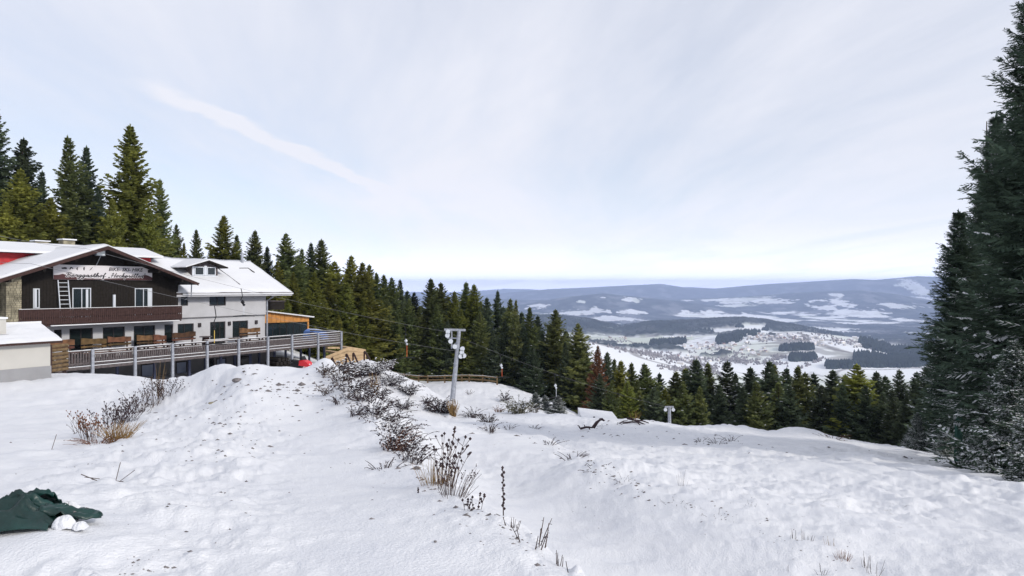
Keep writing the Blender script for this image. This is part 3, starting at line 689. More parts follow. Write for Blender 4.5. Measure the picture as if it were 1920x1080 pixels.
for h in lh: window(C, None, h[0]+.01, h[1]-.01, h[2]+.01, h[3]-.01, CV+.12, fr='darkframe', mull=1 if h[1]-h[0] > .9 else 0, name='window' if h[2] > FLOOR else 'terrace_door')
# roof: two slabs with their snow
RV0, RV1 = 4.35, 17.5; RE0, RE1 = -8.2, 10.42
rf = MB()
for e in (RE0, RE1):
    s_ = -1 if e < AP else 1
    rf.prism([(AP, ZA), (e, roofz(e)), (e, roofz(e)-.16), (AP, ZA-.16)], lambda p: (p[0], RV0, p[1]), lambda p: (p[0], RV1, p[1]))
ro = C.part('roof', rf, 'darkwood')
sn = snow_slab([(RE0, RV1, roofz(RE0)), (RE0, RV0-.02, roofz(RE0)), (AP, RV0-.02, ZA), (AP, RV1, ZA)], 26, 20, .17, 1.3); C.part('snow_cover', sn, 'roofsnow', ro, smooth=True)
sn = snow_slab([(RE1, RV0-.02, roofz(RE1)), (RE1, RV1, roofz(RE1)), (AP, RV1, ZA), (AP, RV0-.02, ZA)], 26, 20, .13, 2.9); C.part('snow_cover', sn, 'roofsnow', ro, smooth=True)
bb = MB()
for e in (RE0, RE1):
    bb.prism([(AP, ZA-.002), (e, roofz(e)-.002), (e, roofz(e)-.22), (AP, ZA-.26)], lambda p: (p[0], RV0-.06, p[1]), lambda p: (p[0], RV0-.005, p[1]))
C.part('barge_board', bb, 'brownwood', ro)
gu = MB(); gu.box((RE1-.02, RV0, roofz(RE1)-.12), (RE1+.12, RV1, roofz(RE1)-.0)); C.part('gutter', gu, 'greywood', ro)
for uu in (-2.8, -.8, 1.2, 5.4, 7.2, 9.1):
    pu = MB(); pu.box((uu-.08, RV0+.05, roofz(uu)-.42), (uu+.08, CV-.003, roofz(uu)-.19)); C.part('purlin', pu, 'darkwood', ro)
dpz = roofz(RE1); dp = MB(); dp.tube([(RE1+.05, 5.3, dpz-.1), (RE1+.05, 5.35, dpz-1.15), (RE1-.02, 6.0, dpz-1.35)], .05, 6); C.part('downpipe', dp, 'steel')
# balcony
BU0, BU1, BVF = -2.15, 9.3, 4.8
bl = MB(); bl.box((BU0, BVF+.06, -2.62), (BU1, CV-.003, -2.50)); ba = C.part('balcony', bl, 'brownwood')
rl = MB(); rl.box((BU0, BVF-.03, -1.50), (BU1, BVF+.10, -1.42)); rl.box((BU0, BVF+.035, -2.44), (BU1, BVF+.08, -2.34)); C.part('rail', rl, 'brownwood', ba)
rs = MB(); rs.box((BU0+.02, BVF-.02, -1.416), (BU1-.05, BVF+.09, -1.385)); rs.box((BU0+1.9, BVF-.10, -2.60), (BU1-.25, BVF+.03, -2.535)); C.part('rail_snow', rs, 'snow', ba)
pk = MB(); u = BU0
while u < BU1-.1:
    wv = .128; z0 = -2.50 + R.uniform(-.008, .008)
    pk.add([(u, BVF, z0+.05), (u+wv/2, BVF, z0), (u+wv, BVF, z0+.05), (u+wv, BVF, -2.1), (u+wv-.022, BVF, -2.02), (u+wv, BVF, -1.94), (u+wv, BVF, -1.51), (u, BVF, -1.51), (u, BVF, -1.94), (u+.022, BVF, -2.02), (u, BVF, -2.1),
            *[(a, BVF+.03, c) for a, c in ((u, z0+.05), (u+wv/2, z0), (u+wv, z0+.05), (u+wv, -2.1), (u+wv-.022, -2.02), (u+wv, -1.94), (u+wv, -1.51), (u, -1.51), (u, -1.94), (u+.022, -2.02), (u, -2.1))]],
           [tuple(range(11)), tuple(range(21, 10, -1))] + [((i+1) % 11, i, 11+i, 11+(i+1) % 11) for i in range(11)])
    u += wv+.012
o = C.part('balcony_board', pk, 'brownwood', ba); o['kind'] = 'stuff'
# stone pillar
SP = (-2.85, -1.95); pz0, pz1 = -2.9, 0.95
sp = MB(); sp.box((SP[0]+.05, 4.92, FLOOR), (SP[1]-.05, 5.7, pz1)); pil = C.part('stone_pillar', sp, 'mortar')
st = MB(); z = pz0
while z < pz1-.05:
    hh = R.uniform(.10, .19); u = SP[0]
    while u < SP[1]-.03:
        wv = min(R.uniform(.14, .34), SP[1]-u); d = R.uniform(.0, .035)
        st.box((u+.012, 4.88-d, z+.01), (u+wv-.008, 5.72+d, min(z+hh, pz1)-.01)); u += wv
    z += hh
o = C.part('stones', st, 'stone', pil); o['kind'] = 'stuff'
# red dormer block on the roof behind the gable
rd = MB(); rd.box((-7.0, 10.9, 0.2), (10.4, 15.0, 2.55)); dm = C.part('red_dormer', rd, 'red')
ds = MB(); ds.prism([(10.2, 2.56), (13.0, 3.3), (15.6, 2.56)], lambda p: (-7.5, p[0], p[1]), lambda p: (10.95, p[0], p[1])); C.part('dormer_roof', ds, 'brownwood', dm)
d2 = MB(); d2.prism([(10.1, 2.57), (13.0, 3.31), (15.7, 2.57), (15.7, 2.74), (13.0, 3.50), (10.1, 2.74)], lambda p: (-7.6, p[0], p[1]), lambda p: (11.05, p[0], p[1])); C.part('snow_cover', d2, 'roofsnow', dm)
dg = MB(); dg.tube([(-2.5, 10.7, 1.75), (-2.5, 10.62, 1.75)], .55, 14); C.part('satellite_dish', dg, 'greywall', dm)
ch = MB(); ch.box((5.5, 15.2, 2.0), (6.4, 16.0, 3.95)); cho = C.part('chimney', ch, 'stone'); cs = MB(); cs.box((5.4, 15.1, 3.99), (6.5, 16.1, 4.10)); C.part('chimney_cap', cs, 'snow', cho)
ch = MB(); ch.box((3.6, 15.6, 2.0), (4.6, 16.3, 3.75)); cho = C.part('chimney', ch, 'stone'); cs = MB(); cs.box((3.52, 15.5, 3.79), (4.68, 16.4, 3.88)); C.part('chimney_cap', cs, 'snow', cho)

# banner on the gable
BN = Loc('banner_sign', 3.94, 5.85, 1.1, 'long white banner with mountain silhouette and hotel name on the dark gable', 'sign')
bu0, bu1, bz0, bz1, bv = 0.41, 7.47, 0.60, 1.64, 5.83
b = MB(); b.box((bu0, bv, bz0), (bu1, bv+.06, bz1)); BN.part('board', b, 'signwhite')
prof = [(0,.30),(.35,.33),(.6,.40),(.85,.32),(1.2,.24),(2.2,.10),(3.4,.09),(4.4,.13),(5.4,.16),(5.9,.22),(6.25,.36),(6.5,.42),(6.75,.36),(7.06,.22)]
for i in range(len(prof)-1):
    pass
b = MB()
for (a, ha), (c, hc) in zip(prof[:-1], prof[1:]):
    b.add([(bu0+a, bv-.006, bz0+.005), (bu0+c, bv-.006, bz0+.005), (bu0+c, bv-.006, bz0+hc), (bu0+a, bv-.006, bz0+ha)], [(0, 1, 2, 3)])
BN.part('mountain_silhouette', b, 'signbrown')
def text_mb(txt, u, z, size, v, shear=0.0, bold=0.0, width=None):
    cu_ = bpy.data.curves.new('t', 'FONT'); cu_.body = txt; cu_.size = size; cu_.shear = shear; cu_.offset = bold
    ob = bpy.data.objects.new('t', cu_); COL.objects.link(ob); dg_ = bpy.context.evaluated_depsgraph_get(); me = bpy.data.meshes.new_from_object(ob.evaluated_get(dg_))
    vs = [x.co.copy() for x in me.vertices]; fs = [tuple(p.vertices) for p in me.polygons]
    bpy.data.objects.remove(ob); bpy.data.curves.remove(cu_); bpy.data.meshes.remove(me)
    k = 1 if width is None else width/max(x.x for x in vs)
    b = MB(); b.add([(u+x.x*k, v, z+x.y) for x in vs], fs); return b
BN.part('lettering', text_mb('BIKE- SKI- HIKE', bu0+3.72, bz1-.37, .36, bv-.006, .25, .008, 2.62), 'ink')
GL = {'B':(1.25,[[(.45,1.9),(.2,0)],[(-.1,1.55),(.4,2.05),(.95,1.9),(.95,1.4),(.4,1.05),(1,.8),(1,.3),(.6,0),(.1,.1)]]),'e':(.8,[[(0,.4),(.5,.6),(.55,.85),(.35,1),(.1,.75),(.1,.3),(.3,0),(.6,.1),(.8,.4)]]),
 'r':(.8,[[(0,.4),(.25,.9),(.3,1.05),(.35,.8),(.55,.85),(.5,.3),(.6,0),(.8,.4)]]),'g':(.85,[[(.6,.85),(.35,1),(.1,.6),(.2,.1),(.45,.1),(.62,.9),(.55,-.6),(.3,-1),(.1,-.7),(.4,-.2),(.85,.4)]]),
 'a':(.9,[[(.6,.85),(.35,1),(.1,.6),(.2,.05),(.45,.1),(.62,.9),(.6,.2),(.7,0),(.9,.4)]]),'s':(.75,[[(0,.3),(.4,1.05),(.35,.7),(.6,.3),(.4,0),(.1,.1)],[(.4,0),(.75,.4)]]),
 't':(.65,[[(0,.3),(.35,1.7),(.3,.2),(.45,0),(.65,.4)],[(.1,1.1),(.65,1.15)]]),'h':(.95,[[(0,.3),(.4,1.7),(.35,2),(.2,1.8),(.2,0),(.25,.6),(.5,1),(.62,.8),(.6,.1),(.75,0),(.95,.4)]]),
 'o':(.85,[[(.5,.95),(.3,1),(.1,.5),(.3,0),(.55,.4),(.5,.95),(.85,.85)]]),'f':(.7,[[(0,.3),(.4,1.8),(.3,2),(.2,1.6),(.15,-.8),(.3,-1),(.35,-.4),(.2,.1),(.7,.4)]]),
 'c':(.75,[[(.6,.85),(.35,1),(.1,.6),(.2,.1),(.45,0),(.75,.4)]]),'p':(.85,[[(0,.4),(.25,1),(.15,-1),(.25,.7),(.5,1),(.65,.6),(.5,.05),(.25,.1),(.85,.35)]]),'l':(.65,[[(0,.3),(.4,1.7),(.3,2),(.15,1.6),(.2,.15),(.35,0),(.65,.4)]]),
 'H':(1.4,[[(0,1.7),(.35,2.05),(.2,0)],[(1.15,2.05),(.95,0),(1.25,.3)],[(-.1,.95),(1.35,1.1)]]),'ö':(.85,[[(.5,.95),(.3,1),(.1,.5),(.3,0),(.55,.4),(.5,.95),(.85,.85)],[(.2,1.4),(.25,1.55)],[(.5,1.4),(.55,1.55)]]),
 '„':(.6,[[(.1,.1),(.0,-.25)],[(.35,.1),(.25,-.25)]]),'“':(.6,[[(.1,2.0),(.0,1.7)],[(.35,2.0),(.25,1.7)]]),' ':(.6,[])}
def script_mb(txt, u, z, xh, width, v, wd):
    adv = sum(GL[c][0] for c in txt); k = width/adv; b = MB(); x = 0
    for c in txt:
        for st_ in GL[c][1]:
            pts = [np.array([u+(x+p[0])*k + p[1]*xh*.42, z+p[1]*xh]) for p in st_]
            for p, q in zip(pts[:-1], pts[1:]):
                d = q-p; d = d/(np.linalg.norm(d)+1e-9); w_ = wd*(.6+.6*abs(d[1])); nn = np.array([-d[1], d[0]])*w_/2; e = d*wd*.3
                vs = [p-e+nn, p-e-nn, q+e-nn, q+e+nn]; b.add([(t_[0], v, t_[1]) for t_ in vs], [(0, 1, 2, 3)])
        x += GL[c][0]
    return b
for vv, wd, m, nm in ((bv-.010, .105, 'signwhite', 'letter_outline'), (bv-.014, .042, 'ink', 'lettering')):
    b = script_mb('Berggasthof', bu0+.75, bz0+.19, .155, 2.75, vv, wd); c = script_mb('„Hochpröller“', bu0+3.72, bz0+.19, .155, 2.75, vv, wd)
    b.add(c.v, c.f); BN.part(nm, b, m)
ic = MB(); iz = bz1-.27; iv = bv-.006
def flat(pts): ic.add([(bu0+x, iv, iz+y) for x, y in pts], [tuple(range(len(pts)))])
flat([(.52,-.03),(.86,-.03),(.86,.07),(.72,.10),(.58,.06),(.52,.09)]); flat([(1.02,-.06),(1.08,-.06),(1.16,.05),(1.24,-.02),(1.3,.02),(1.18,.12),(1.08,.10)])
flat([(1.52,-.08),(1.60,-.1),(1.56,-.0),(1.62,.1),(1.54,.1),(1.48,.0)]); flat([(1.98,-.1),(2.03,-.1),(2.05,0),(2.06,.12),(1.98,.14),(1.95,.02)])
for a, c in (((2.38,-.08),(2.60,.12)), ((2.38,.12),(2.60,-.08))): flat([(a[0],a[1]),(a[0]+.03,a[1]-.02),(c[0],c[1]),(c[0]-.03,c[1]+.02)])
BN.part('pictogram', ic, 'ink')
FLD = Loc('floodlight', 3.1, 4.95, 2.5, 'white floodlight mounted under the gable peak of the dark chalet', 'floodlight')
b = MB(); b.box((2.78, 4.9, 2.32), (3.42, 5.1, 2.72)); FLD.part('housing', b, 'steel'); b = MB(); b.box((2.83, 4.885, 2.37), (3.37, 4.897, 2.68)); FLD.part('lamp_glass', b, 'lamp')
b = MB(); b.tube([(3.15, 5.0, 2.32), (3.15, 5.6, 1.65)], .025, 5); b.beam((3.1, 5.1, 2.5), (3.1, 6.0, 2.5), .08, .08); FLD.part('bracket', b, 'steel')
LD = Loc('ladder', 1.05, 5.6, -2.5, 'aluminium ladder leaning upright against the dark chalet wall below the banner', 'ladder')
for uu in (.72, 1.38):
    b = MB(); b.beam((uu, 5.45, -2.5), (uu, 5.9, .55), .055, .07, up=(0, 1, 0)); LD.part('rail', b, 'frame')
for k in range(10):
    t = (k+.6)/10.2; b = MB(); b.beam((.75, 5.45+.45*t, -2.5+3.05*t), (1.35, 5.45+.45*t, -2.5+3.05*t), .045, .04); LD.part('rung', b, 'frame')

# ---- white house
H = Loc('white_house', 14.5, 7.0, FLOOR, 'white rendered house with broad snowy roof and small dormer beside the chalet', 'house')
HV = 7.0; HU0, HU1 = 9.80, 19.07
uh = [(10.55,11.20,-1.48,-.56),(13.19,14.81,-1.55,-.58)]
a = wall_holes(HU0, HU1, -2.46, -.42, HV-.12, HV+.25, uh); a.box((HU1-.3, HV+.252, -2.46), (HU1, HV+10, -.42)); H.part('upper_wall', a, 'white')
gp = MB(); gp.prism([(HV-.1, -.42), (13, 2.55), (HV+10, .35), (HV+10, -.42)], lambda p: (HU1-.3, p[0], p[1]), lambda p: (HU1, p[0], p[1])); H.part('gable_wall', gp, 'white')
lh = [(10.15,11.80,-4.2,-2.98),(13.34,14.85,FLOOR,-2.95),(15.57,17.20,-4.45,-2.96)]
a = wall_holes(HU0, HU1, FLOOR-.12, -2.52, HV, HV+.3, lh); a.box((HU1-.3, HV+.302, FLOOR-.12), (HU1, HV+10, -2.52)); H.part('lower_wall', a, 'white')
a = MB(); a.box((HU0, HV-.17, -2.52), (HU1+.02, HV+.25, -2.46)); H.part('storey_band', a, 'greywall')
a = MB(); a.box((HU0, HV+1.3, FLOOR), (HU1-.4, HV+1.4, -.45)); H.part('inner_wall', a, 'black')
for h in uh: window(H, None, h[0]+.01, h[1]-.01, h[2]+.01, h[3]-.01, HV-.05, fr='darkframe', mull=1)
for h in lh: window(H, None, h[0]+.01, h[1]-.01, h[2]+.01, h[3]-.01, HV+.08, fr='darkframe', mull=1 if h[2] > FLOOR else 2, name='window' if h[2] > FLOOR else 'terrace_door')
cur = MB(); cur.box((14.4, HV+.25, FLOOR+.05), (14.62, HV+.3, -3.1)); cur.box((16.75, HV+.25, -4.4), (16.98, HV+.3, -3.3)); H.part('curtain', cur, 'white')
EV, EZ, RV, RZT, BV, BZ2 = 5.95, -.42, 12.0, 2.60, 17.5, -.1; HR0, HR1 = 9.6, 21.4
rf = MB(); rf.prism([(EV, EZ-.14), (EV, EZ), (RV, RZT), (BV, BZ2), (BV, BZ2-.14), (RV, RZT-.15)], lambda p: (HR0, p[0], p[1]), lambda p: (HR1, p[0], p[1])); hr = H.part('roof', rf, 'greywood')
s_ = snow_slab([(HR0, EV+.05, EZ+.03), (HR1-.03, EV+.05, EZ+.03), (HR1-.03, RV, RZT), (HR0, RV, RZT)], 34, 16, .15, 4.4, .06); H.part('snow_cover', s_, 'roofsnow', hr, smooth=True)
s_ = MB(); s_.prism([(RV, RZT+.004), (BV, BZ2+.004), (BV, BZ2+.1), (RV, RZT+.12)], lambda p: (HR0, p[0], p[1]), lambda p: (HR1-.03, p[0], p[1])); H.part('snow_cover', s_, 'roofsnow', hr)
g_ = MB(); g_.box((10.1, EV-.10, EZ-.16), (HR1+.02, EV-.005, EZ-.03)); H.part('gutter', g_, 'roofsnow', hr)
f_ = MB(); f_.box((HR0, EV+.0, EZ-.30), (HR1-.05, EV+.04, EZ-.15)); H.part('fascia', f_, 'white', hr)
dp = MB(); dp.tube([(19.35, EV+.05, EZ-.15), (19.3, EV+.3, EZ-.45), (19.14, HV-.2, EZ-.75), (19.14, HV-.2, FLOOR)], .075, 7); H.part('downpipe', dp, 'steel')
sf = MB(); sf.box((18.9, EV+.3, EZ-.32), (20.6, HV+8, EZ-.24)); H.part('soffit', sf, 'greywood', hr)
# snow guards and a bare seam on the roof
def onroof(u, v): return (u, v, EZ + (v-EV)/(RV-EV)*(RZT-EZ) + .145)
sg = MB()
for (pa, pb) in (((407,502),(450,534)), ((465,503),(477,511)), ((449,503),(465,503))):
    def hit(px, py):
        for v in np.linspace(EV, RV, 400):
            u_, z_ = loc(px, py, v)
            if z_ <= onroof(u_, v)[2]: return onroof(u_, v)
        return onroof(u_, RV)
    p, q = hit(*pa), hit(*pb); sg.beam(p, q, .05, .10)
H.part('roof_bar', sg, 'darkframe', hr)
fl = MB(); fl.tube([(20.05, 11.6, 2.2), (20.05, 11.6, 3.45)], .13, 8); H.part('flue_pipe', fl, 'steel', hr)
dU0, dU1, dV, dz0, dz1 = 12.7, 15.25, 8.6, 1.0, 2.02; dc = (dU0+dU1)/2
d_ = MB(); d_.box((dU0, dV+.05, dz0-.3), (dU1, dV+3, dz1-.15)); d_.prism([(dU0, dz1-.15), (dU1, dz1-.15), (dc, dz1+.38)], lambda p: (p[0], dV+.06, p[1]), lambda p: (p[0], dV+3, p[1])); dm = H.part('dormer', d_, 'greywood')
for k, (a0, a1) in enumerate(((12.95, 13.85), (14.15, 15.0))): window(H, dm, a0, a1, dz0+.12, dz1-.15, dV-.02, fr='frame', mull=0)
pz = MB(); pz.box((dU0+.02, dV-.03, dz0+.0), (dU1-.02, dV+.045, dz0+.10)); pz.box((13.87, dV-.015, dz0+.12), (14.13, dV+.045, dz1-.05)); pz.box((dU0+.02, dV-.012, dz0+.12), (12.93, dV+.045, dz1-.12)); H.part('dormer_trim', pz, 'frame', dm)
r_ = MB(); r2 = MB()
for e in (dU0-.95, dU1+.65):
    ze = dz1+.42-abs(e-dc)*.30
    r_.prism([(dc, dz1+.42), (e, ze), (e, ze-.10), (dc, dz1+.30)], lambda p: (p[0], dV-.55, p[1]), lambda p: (p[0], dV+3.3, p[1]))
    r2.prism([(dc, dz1+.425), (e, ze+.005), (e, ze+.09), (dc, dz1+.55)], lambda p: (p[0], dV-.56, p[1]), lambda p: (p[0], dV+3.3, p[1]))
H.part('dormer_roof', r_, 'darkwood', dm); H.part('dormer_snow', r2, 'roofsnow', dm)
for uu in (12.3, 15.2, 18.05):
    b = MB(); b.box((uu-.13, HV-.11, -3.32), (uu+.13, HV-.003, -2.98)); H.part('wall_lamp', b, 'darkframe')

# ---- annex with orange boarding and glass front
A_ = Loc('wooden_annex', 22.5, 8.6, FLOOR, 'small annex with orange board fascia and dark glass front right of the white house', 'annex')
AV = 8.6; au0, au1 = 19.5, 25.75
nb = 12
for k in range(nb):
    t0, t1 = k/nb, (k+1)/nb; x0, x1 = au0+(au1-au0)*t0+.012, au0+(au1-au0)*t1-.012
    zt0, zt1 = -2.2-.83*t0, -2.2-.83*t1; zb0, zb1 = -3.36-.1*t0, -3.36-.1*t1; dv = R.uniform(0, .015)
    b = MB(); b.prism([(x0, zb0), (x1, zb1), (x1, zt1), (x0, zt0)], lambda p: (p[0], AV-.1-dv, p[1]), lambda p: (p[0], AV-.06, p[1])); A_.part('board', b, 'orangewood')
b = MB(); b.prism([(au0, -3.40), (au1, -3.50), (au1, -3.04), (au0, -2.21)], lambda p: (p[0], AV-.055, p[1]), lambda p: (p[0], AV+.0, p[1])); A_.part('fascia_backing', b, 'brownwood')
b = MB(); b.prism([(au0, -2.19), (au1+.35, -3.05), (au1+.35, -2.93), (au0, -2.08)], lambda p: (p[0], AV-.5, p[1]), lambda p: (p[0], AV+6, p[1])); A_.part('roof', b, 'roofsnow')
n_ = 7
for k in range(n_):
    x0, x1 = au0+(au1-.25-au0)*k/n_, au0+(au1-.25-au0)*(k+1)/n_
    b = MB(); b.box((x0+.02, AV-.02, FLOOR), (x1-.02, AV+.01, -3.5)); A_.part('glass_panel', b, 'glass')
    b = MB(); b.box((x1-.02, AV-.05, FLOOR), (x1+.02, AV+.03, -3.5)); A_.part('glazing_bar', b, 'darkframe')
b = MB(); b.box((au1-.2, AV-.1, FLOOR), (au1, AV+.1, -3.5)); A_.part('corner_post', b, 'orangewood')
b = MB(); b.box((au0, AV+4, FLOOR), (au1-.3, AV+4.1, -3.3)); A_.part('back_wall', b, 'darkwood')
b = MB(); b.box((19.5, AV+.6, -2.15), (23.2, AV+2.6, -1.35)); A_.part('dark_upper_box', b, 'darkwood')
b = MB(); b.box((19.4, AV+.5, -1.34), (23.3, AV+2.7, -1.27)); A_.part('upper_roof', b, 'greywood')

# ---- terrace
T = Loc('raised_terrace', 10.0, 2.9, FLOOR, 'long raised wooden terrace on grey posts in front of the inn', 'terrace')
TU0, TU1 = -1.75, 21.9; TV1 = 5.98
for k in range(9):                                           # deck boards seen from the edge, long runs
    v0 = .12 + k*(TV1-.12)/9; b = MB(); b.box((TU0, v0+.006, FLOOR-.06), (TU1, v0+(TV1-.12)/9-.006, FLOOR)); T.part('deck_board', b, 'greywood')
b = MB(); b.box((CU1+.02, TV1+.003, FLOOR-.07), (TU1, HV-.003, FLOOR-.01)); b.box((HU1+.05, HV, FLOOR-.07), (26.2, 12.0, FLOOR-.01)); b.box((TU1+.02, 4.2, FLOOR-.07), (26.2, HV-.003, FLOOR-.01)); T.part('deck_extension', b, 'greywood')
b = MB(); b.box((TU0, .04, -5.22), (TU1, .11, -5.02)); T.part('edge_beam', b, 'greywood')
b = MB(); b.box((TU0, .02, -5.018), (TU1, .12, -4.985)); T.part('edge_snow', b, 'snow')
for vv in (2.1, 4.1):
    b = MB(); b.box((TU0, vv, -5.34), (TU1, vv+.14, -5.145)); T.part('joist', b, 'bluesteel')
posts_u = [0, 2.77, 5.46, 8.20, 10.93, 13.70, 16.17, 19.07, 21.86]
for k, uu in enumerate(posts_u):
    p = world(uu, -.02, 0); zb = gz(p[0], p[1])-.4
    b = MB(); b.box((uu-.085, -.10, zb), (uu+.085, .035, -3.96)); T.part('post', b, 'steel')
    if k > 0:
        for vv in ((2.1, 4.1) if k > 3 else (2.1,)):
            p = world(uu, vv, 0); b = MB(); b.box((uu-.08, vv-.0, gz(p[0], p[1])-.4), (uu+.08, vv+.14, -5.345)); T.part('inner_post', b, 'bluesteel')
b = MB(); b.tube([(-1.75, .3, FLOOR-.35), (-1.75, .3, -4.12)], .24, 9); T.part('corner_post', b, 'greywood')
b = MB(); b.tube([(-1.75, .3, -4.118), (-1.75, .3, -4.02)], .27, 9); T.part('post_snow', b, 'snow')
for k in range(8):
    a0, a1 = posts_u[k]+.09, posts_u[k+1]-.09
    b = MB(); b.box((a0-.18 if k else a0-.1, -.0, -4.07), (a1+.1, .11, -4.0)); T.part('top_rail', b, 'greywood')
    b = MB(); b.box((a0-.16 if k else a0-.1, .0, -3.998), (a1+.08, .105, -3.965)); T.part('rail_snow', b, 'snow')
    if k < 6:
        b = MB(); b.box((a0, .045, -4.34), (a1, .10, -4.27)); T.part('middle_rail', b, 'greywood')
        b = MB(); b.box((a0, .04, -4.268), (a1, .105, -4.25)); T.part('rail_snow', b, 'snow')
        b = MB(); b.box((a0, .045, -4.86), (a1, .10, -4.80)); T.part('bottom_rail', b, 'greywood')
        b = MB(); b.box((a0, .035, -4.798), (a1, .115, -4.765)); T.part('rail_snow', b, 'snow')
        nn = 17; b0 = None
        for q in range(nn):
            x = a0+(a1-a0)*(q+.5)/nn
            b = MB(); b.box((x-.05, .055, -4.93), (x+.05, .088, -4.20)); T.part('picket', b, 'greywood')
    else:
        for q in range(4):
            z0 = -4.26-.19*q; b = MB(); b.box((a0, .04, z0-.06), (a1, .075, z0+.06)); T.part('plank', b, 'greywood')
            b = MB(); b.box((a0, .035, z0+.062), (a1, .08, z0+.085)); T.part('rail_snow', b, 'snow')
# end and left returns
for q in range(5):
    z0 = -4.04-.2*q; b = MB(); b.box((TU1-.04, .12, z0-.05), (TU1, 4.1, z0+.05)); T.part('plank', b, 'greywood')
b = MB(); b.box((TU1-.08, .12, -3.985), (TU1+.04, 4.1, -3.95)); T.part('rail_snow', b, 'snow')
b = MB(); b.box((TU0+.2, .02, -4.07), (-.1, .11, -4.0)); T.part('top_rail', b, 'greywood')
b = MB(); b.box((TU0+.2, .02, -3.998), (-.1, .11, -3.965)); T.part('rail_snow', b, 'snow')
b = MB(); b.box((TU0+.2, .045, -4.86), (-.1, .10, -4.78)); T.part('bottom_rail', b, 'greywood')
for q in range(8):
    x = TU0+.4+q*.17; b = MB(); b.box((x-.05, .055, -4.93), (x+.05, .088, -4.10)); T.part('picket', b, 'greywood')
# basement wall under the deck
BS = Loc('basement_wall', 8, 6.1, -7.8, 'grey basement wall with dark windows underneath the wooden terrace', 'wall')
hs = []
for (p0, p1, t0, t1) in ((264,290,683,712),(330,352,678,700),(392,402,672,690),(405,425,672,688),(437,446,668,690),(450,470,668,688)):
    u0_, zt = loc(p0, t0, 5.6); u1_, _ = loc(p1, t0, 5.6); hs.append((u0_, u1_, -7.0, min(zt, -5.5)))
BS.part('wall', wall_holes(-3, 19.0, -9.2, FLOOR-.15, 5.6, 5.9, hs), 'greywall')
for k, h in enumerate(hs): window(BS, None, h[0]+.01, h[1]-.01, h[2]+.01, h[3]-.01, 5.63, fr='darkframe', gl='blueglass' if k in (0, 1, 3) else 'glass', mull=0, fw=.1)
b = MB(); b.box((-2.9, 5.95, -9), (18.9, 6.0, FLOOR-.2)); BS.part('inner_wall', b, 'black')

# ---- benches and tables on the terrace
def bench(u0, u1, v, zb, label):
    B = Loc('plank_bench', (u0+u1)/2, v, FLOOR, label, 'bench', 'rustic benches along the terrace')
    n_ = 9; rs_ = R.uniform(0, 9)
    def top(x): return .045*math.sin(x*2.1+rs_)+.03*math.sin(x*5.3+rs_)
    for k in range(2):
        z0, z1 = (zb-.42, zb-.03) if k == 0 else (zb-.66, zb-.52)
        b = MB(); xs_ = [u0+(u1-u0)*i/n_ for i in range(n_+1)]
        pts_ = [(x, z0+.4*top(x+3)) for x in xs_] + [(x, z1+(top(x) if k == 0 else 0)) for x in xs_[::-1]]
        b.prism(pts_, lambda p: (p[0], v+.42, p[1]), lambda p: (p[0], v+.50, p[1])); B.part('back_board', b, 'benchwood')
    b = MB(); b.box((u0, v-.05, FLOOR+.43), (u1, v+.38, FLOOR+.50)); B.part('seat', b, 'benchwood')
    b = MB(); b.box((u0+.05, v-.03, FLOOR+.502), (u1-.1, v+.30, FLOOR+.53)); B.part('snow', b, 'snow')
    for x in (u0+.2, u1-.3):
        b = MB(); b.box((x, v, FLOOR), (x+.1, v+.36, FLOOR+.428)); b.box((x, v+.502, FLOOR), (x+.1, v+.57, zb-.1)); B.part('leg', b, 'brownwood')
def table(u0, u1, v, label, snow=True):
    B = Loc('plank_table', (u0+u1)/2, v, FLOOR, label, 'table', 'rustic tables along the terrace')
    b = MB(); b.box((u0, v-.35, FLOOR+.73), (u1, v+.35, FLOOR+.80)); B.part('table_top', b, 'benchwood')
    if snow:
        b = MB(); b.box((u0+.1, v-.2, FLOOR+.803), (u0+(u1-u0)*.6, v+.33, FLOOR+.83)); B.part('snow', b, 'snow')
    for x in (u0+.35, u1-.45):
        b = MB(); b.beam((x, v-.28, FLOOR), (x, v+.2, FLOOR+.73), .09, .09); B.part('leg', b, 'brownwood')
        b = MB(); b.beam((x+.1, v+.28, FLOOR), (x+.1, v-.2, FLOOR+.73), .09, .09); B.part('leg', b, 'brownwood')
for (p0, p1, y, lb) in ((92,146,636,'leftmost brown plank bench, just behind the log screen by the shed'),(158,206,634,'dark brown bench in front of the open terrace door of the chalet'),(208,252,630,'brown bench with high back under the middle chalet window'),
        (263,292,628,'light orange brown bench left of the last white pillar of the chalet'),(294,318,627,'light brown bench whose back ends at the white corner of the chalet'),(329,373,622,'brown bench with high plank back at the corner of the white house'),(455,494,614,'reddish brown bench with scalloped back by the downpipe of the white house')):
    v = 4.75; bench(U(p0, v), U(p1, v), v, loc((p0+p1)/2, y, v+.4)[1], lb)
for (p0, p1, v, lb) in ((98,148,3.3,'plank table in front of the leftmost terrace bench'),(160,252,3.3,'very long plank table along the middle of the chalet front'),(264,320,3.4,'plank table before the light brown benches of the chalet'),(332,372,3.5,'plank table before the bench at the white house corner'),(385,452,4.4,'long snowy plank table below the double door of the white house'),(458,496,3.6,'snow topped plank table beside the downpipe')):
    table(U(p0, v), U(p1, v), v, lb)
SB = Loc('standing_table', U(386, 5.3), 5.3, FLOOR, 'dark barrel table with round snowy top between bench and double door', 'table')
b = MB(); u_ = U(386, 5.3); b.tube([(u_, 5.3, FLOOR), (u_, 5.3, FLOOR+.5), (u_, 5.3, FLOOR+1.0)], [.26, .31, .26], 10); SB.part('barrel', b, 'brownwood'); b = MB(); b.tube([(u_, 5.3, FLOOR+1.0), (u_, 5.3, FLOOR+1.06)], .5, 12); SB.part('table_top', b, 'greywood')
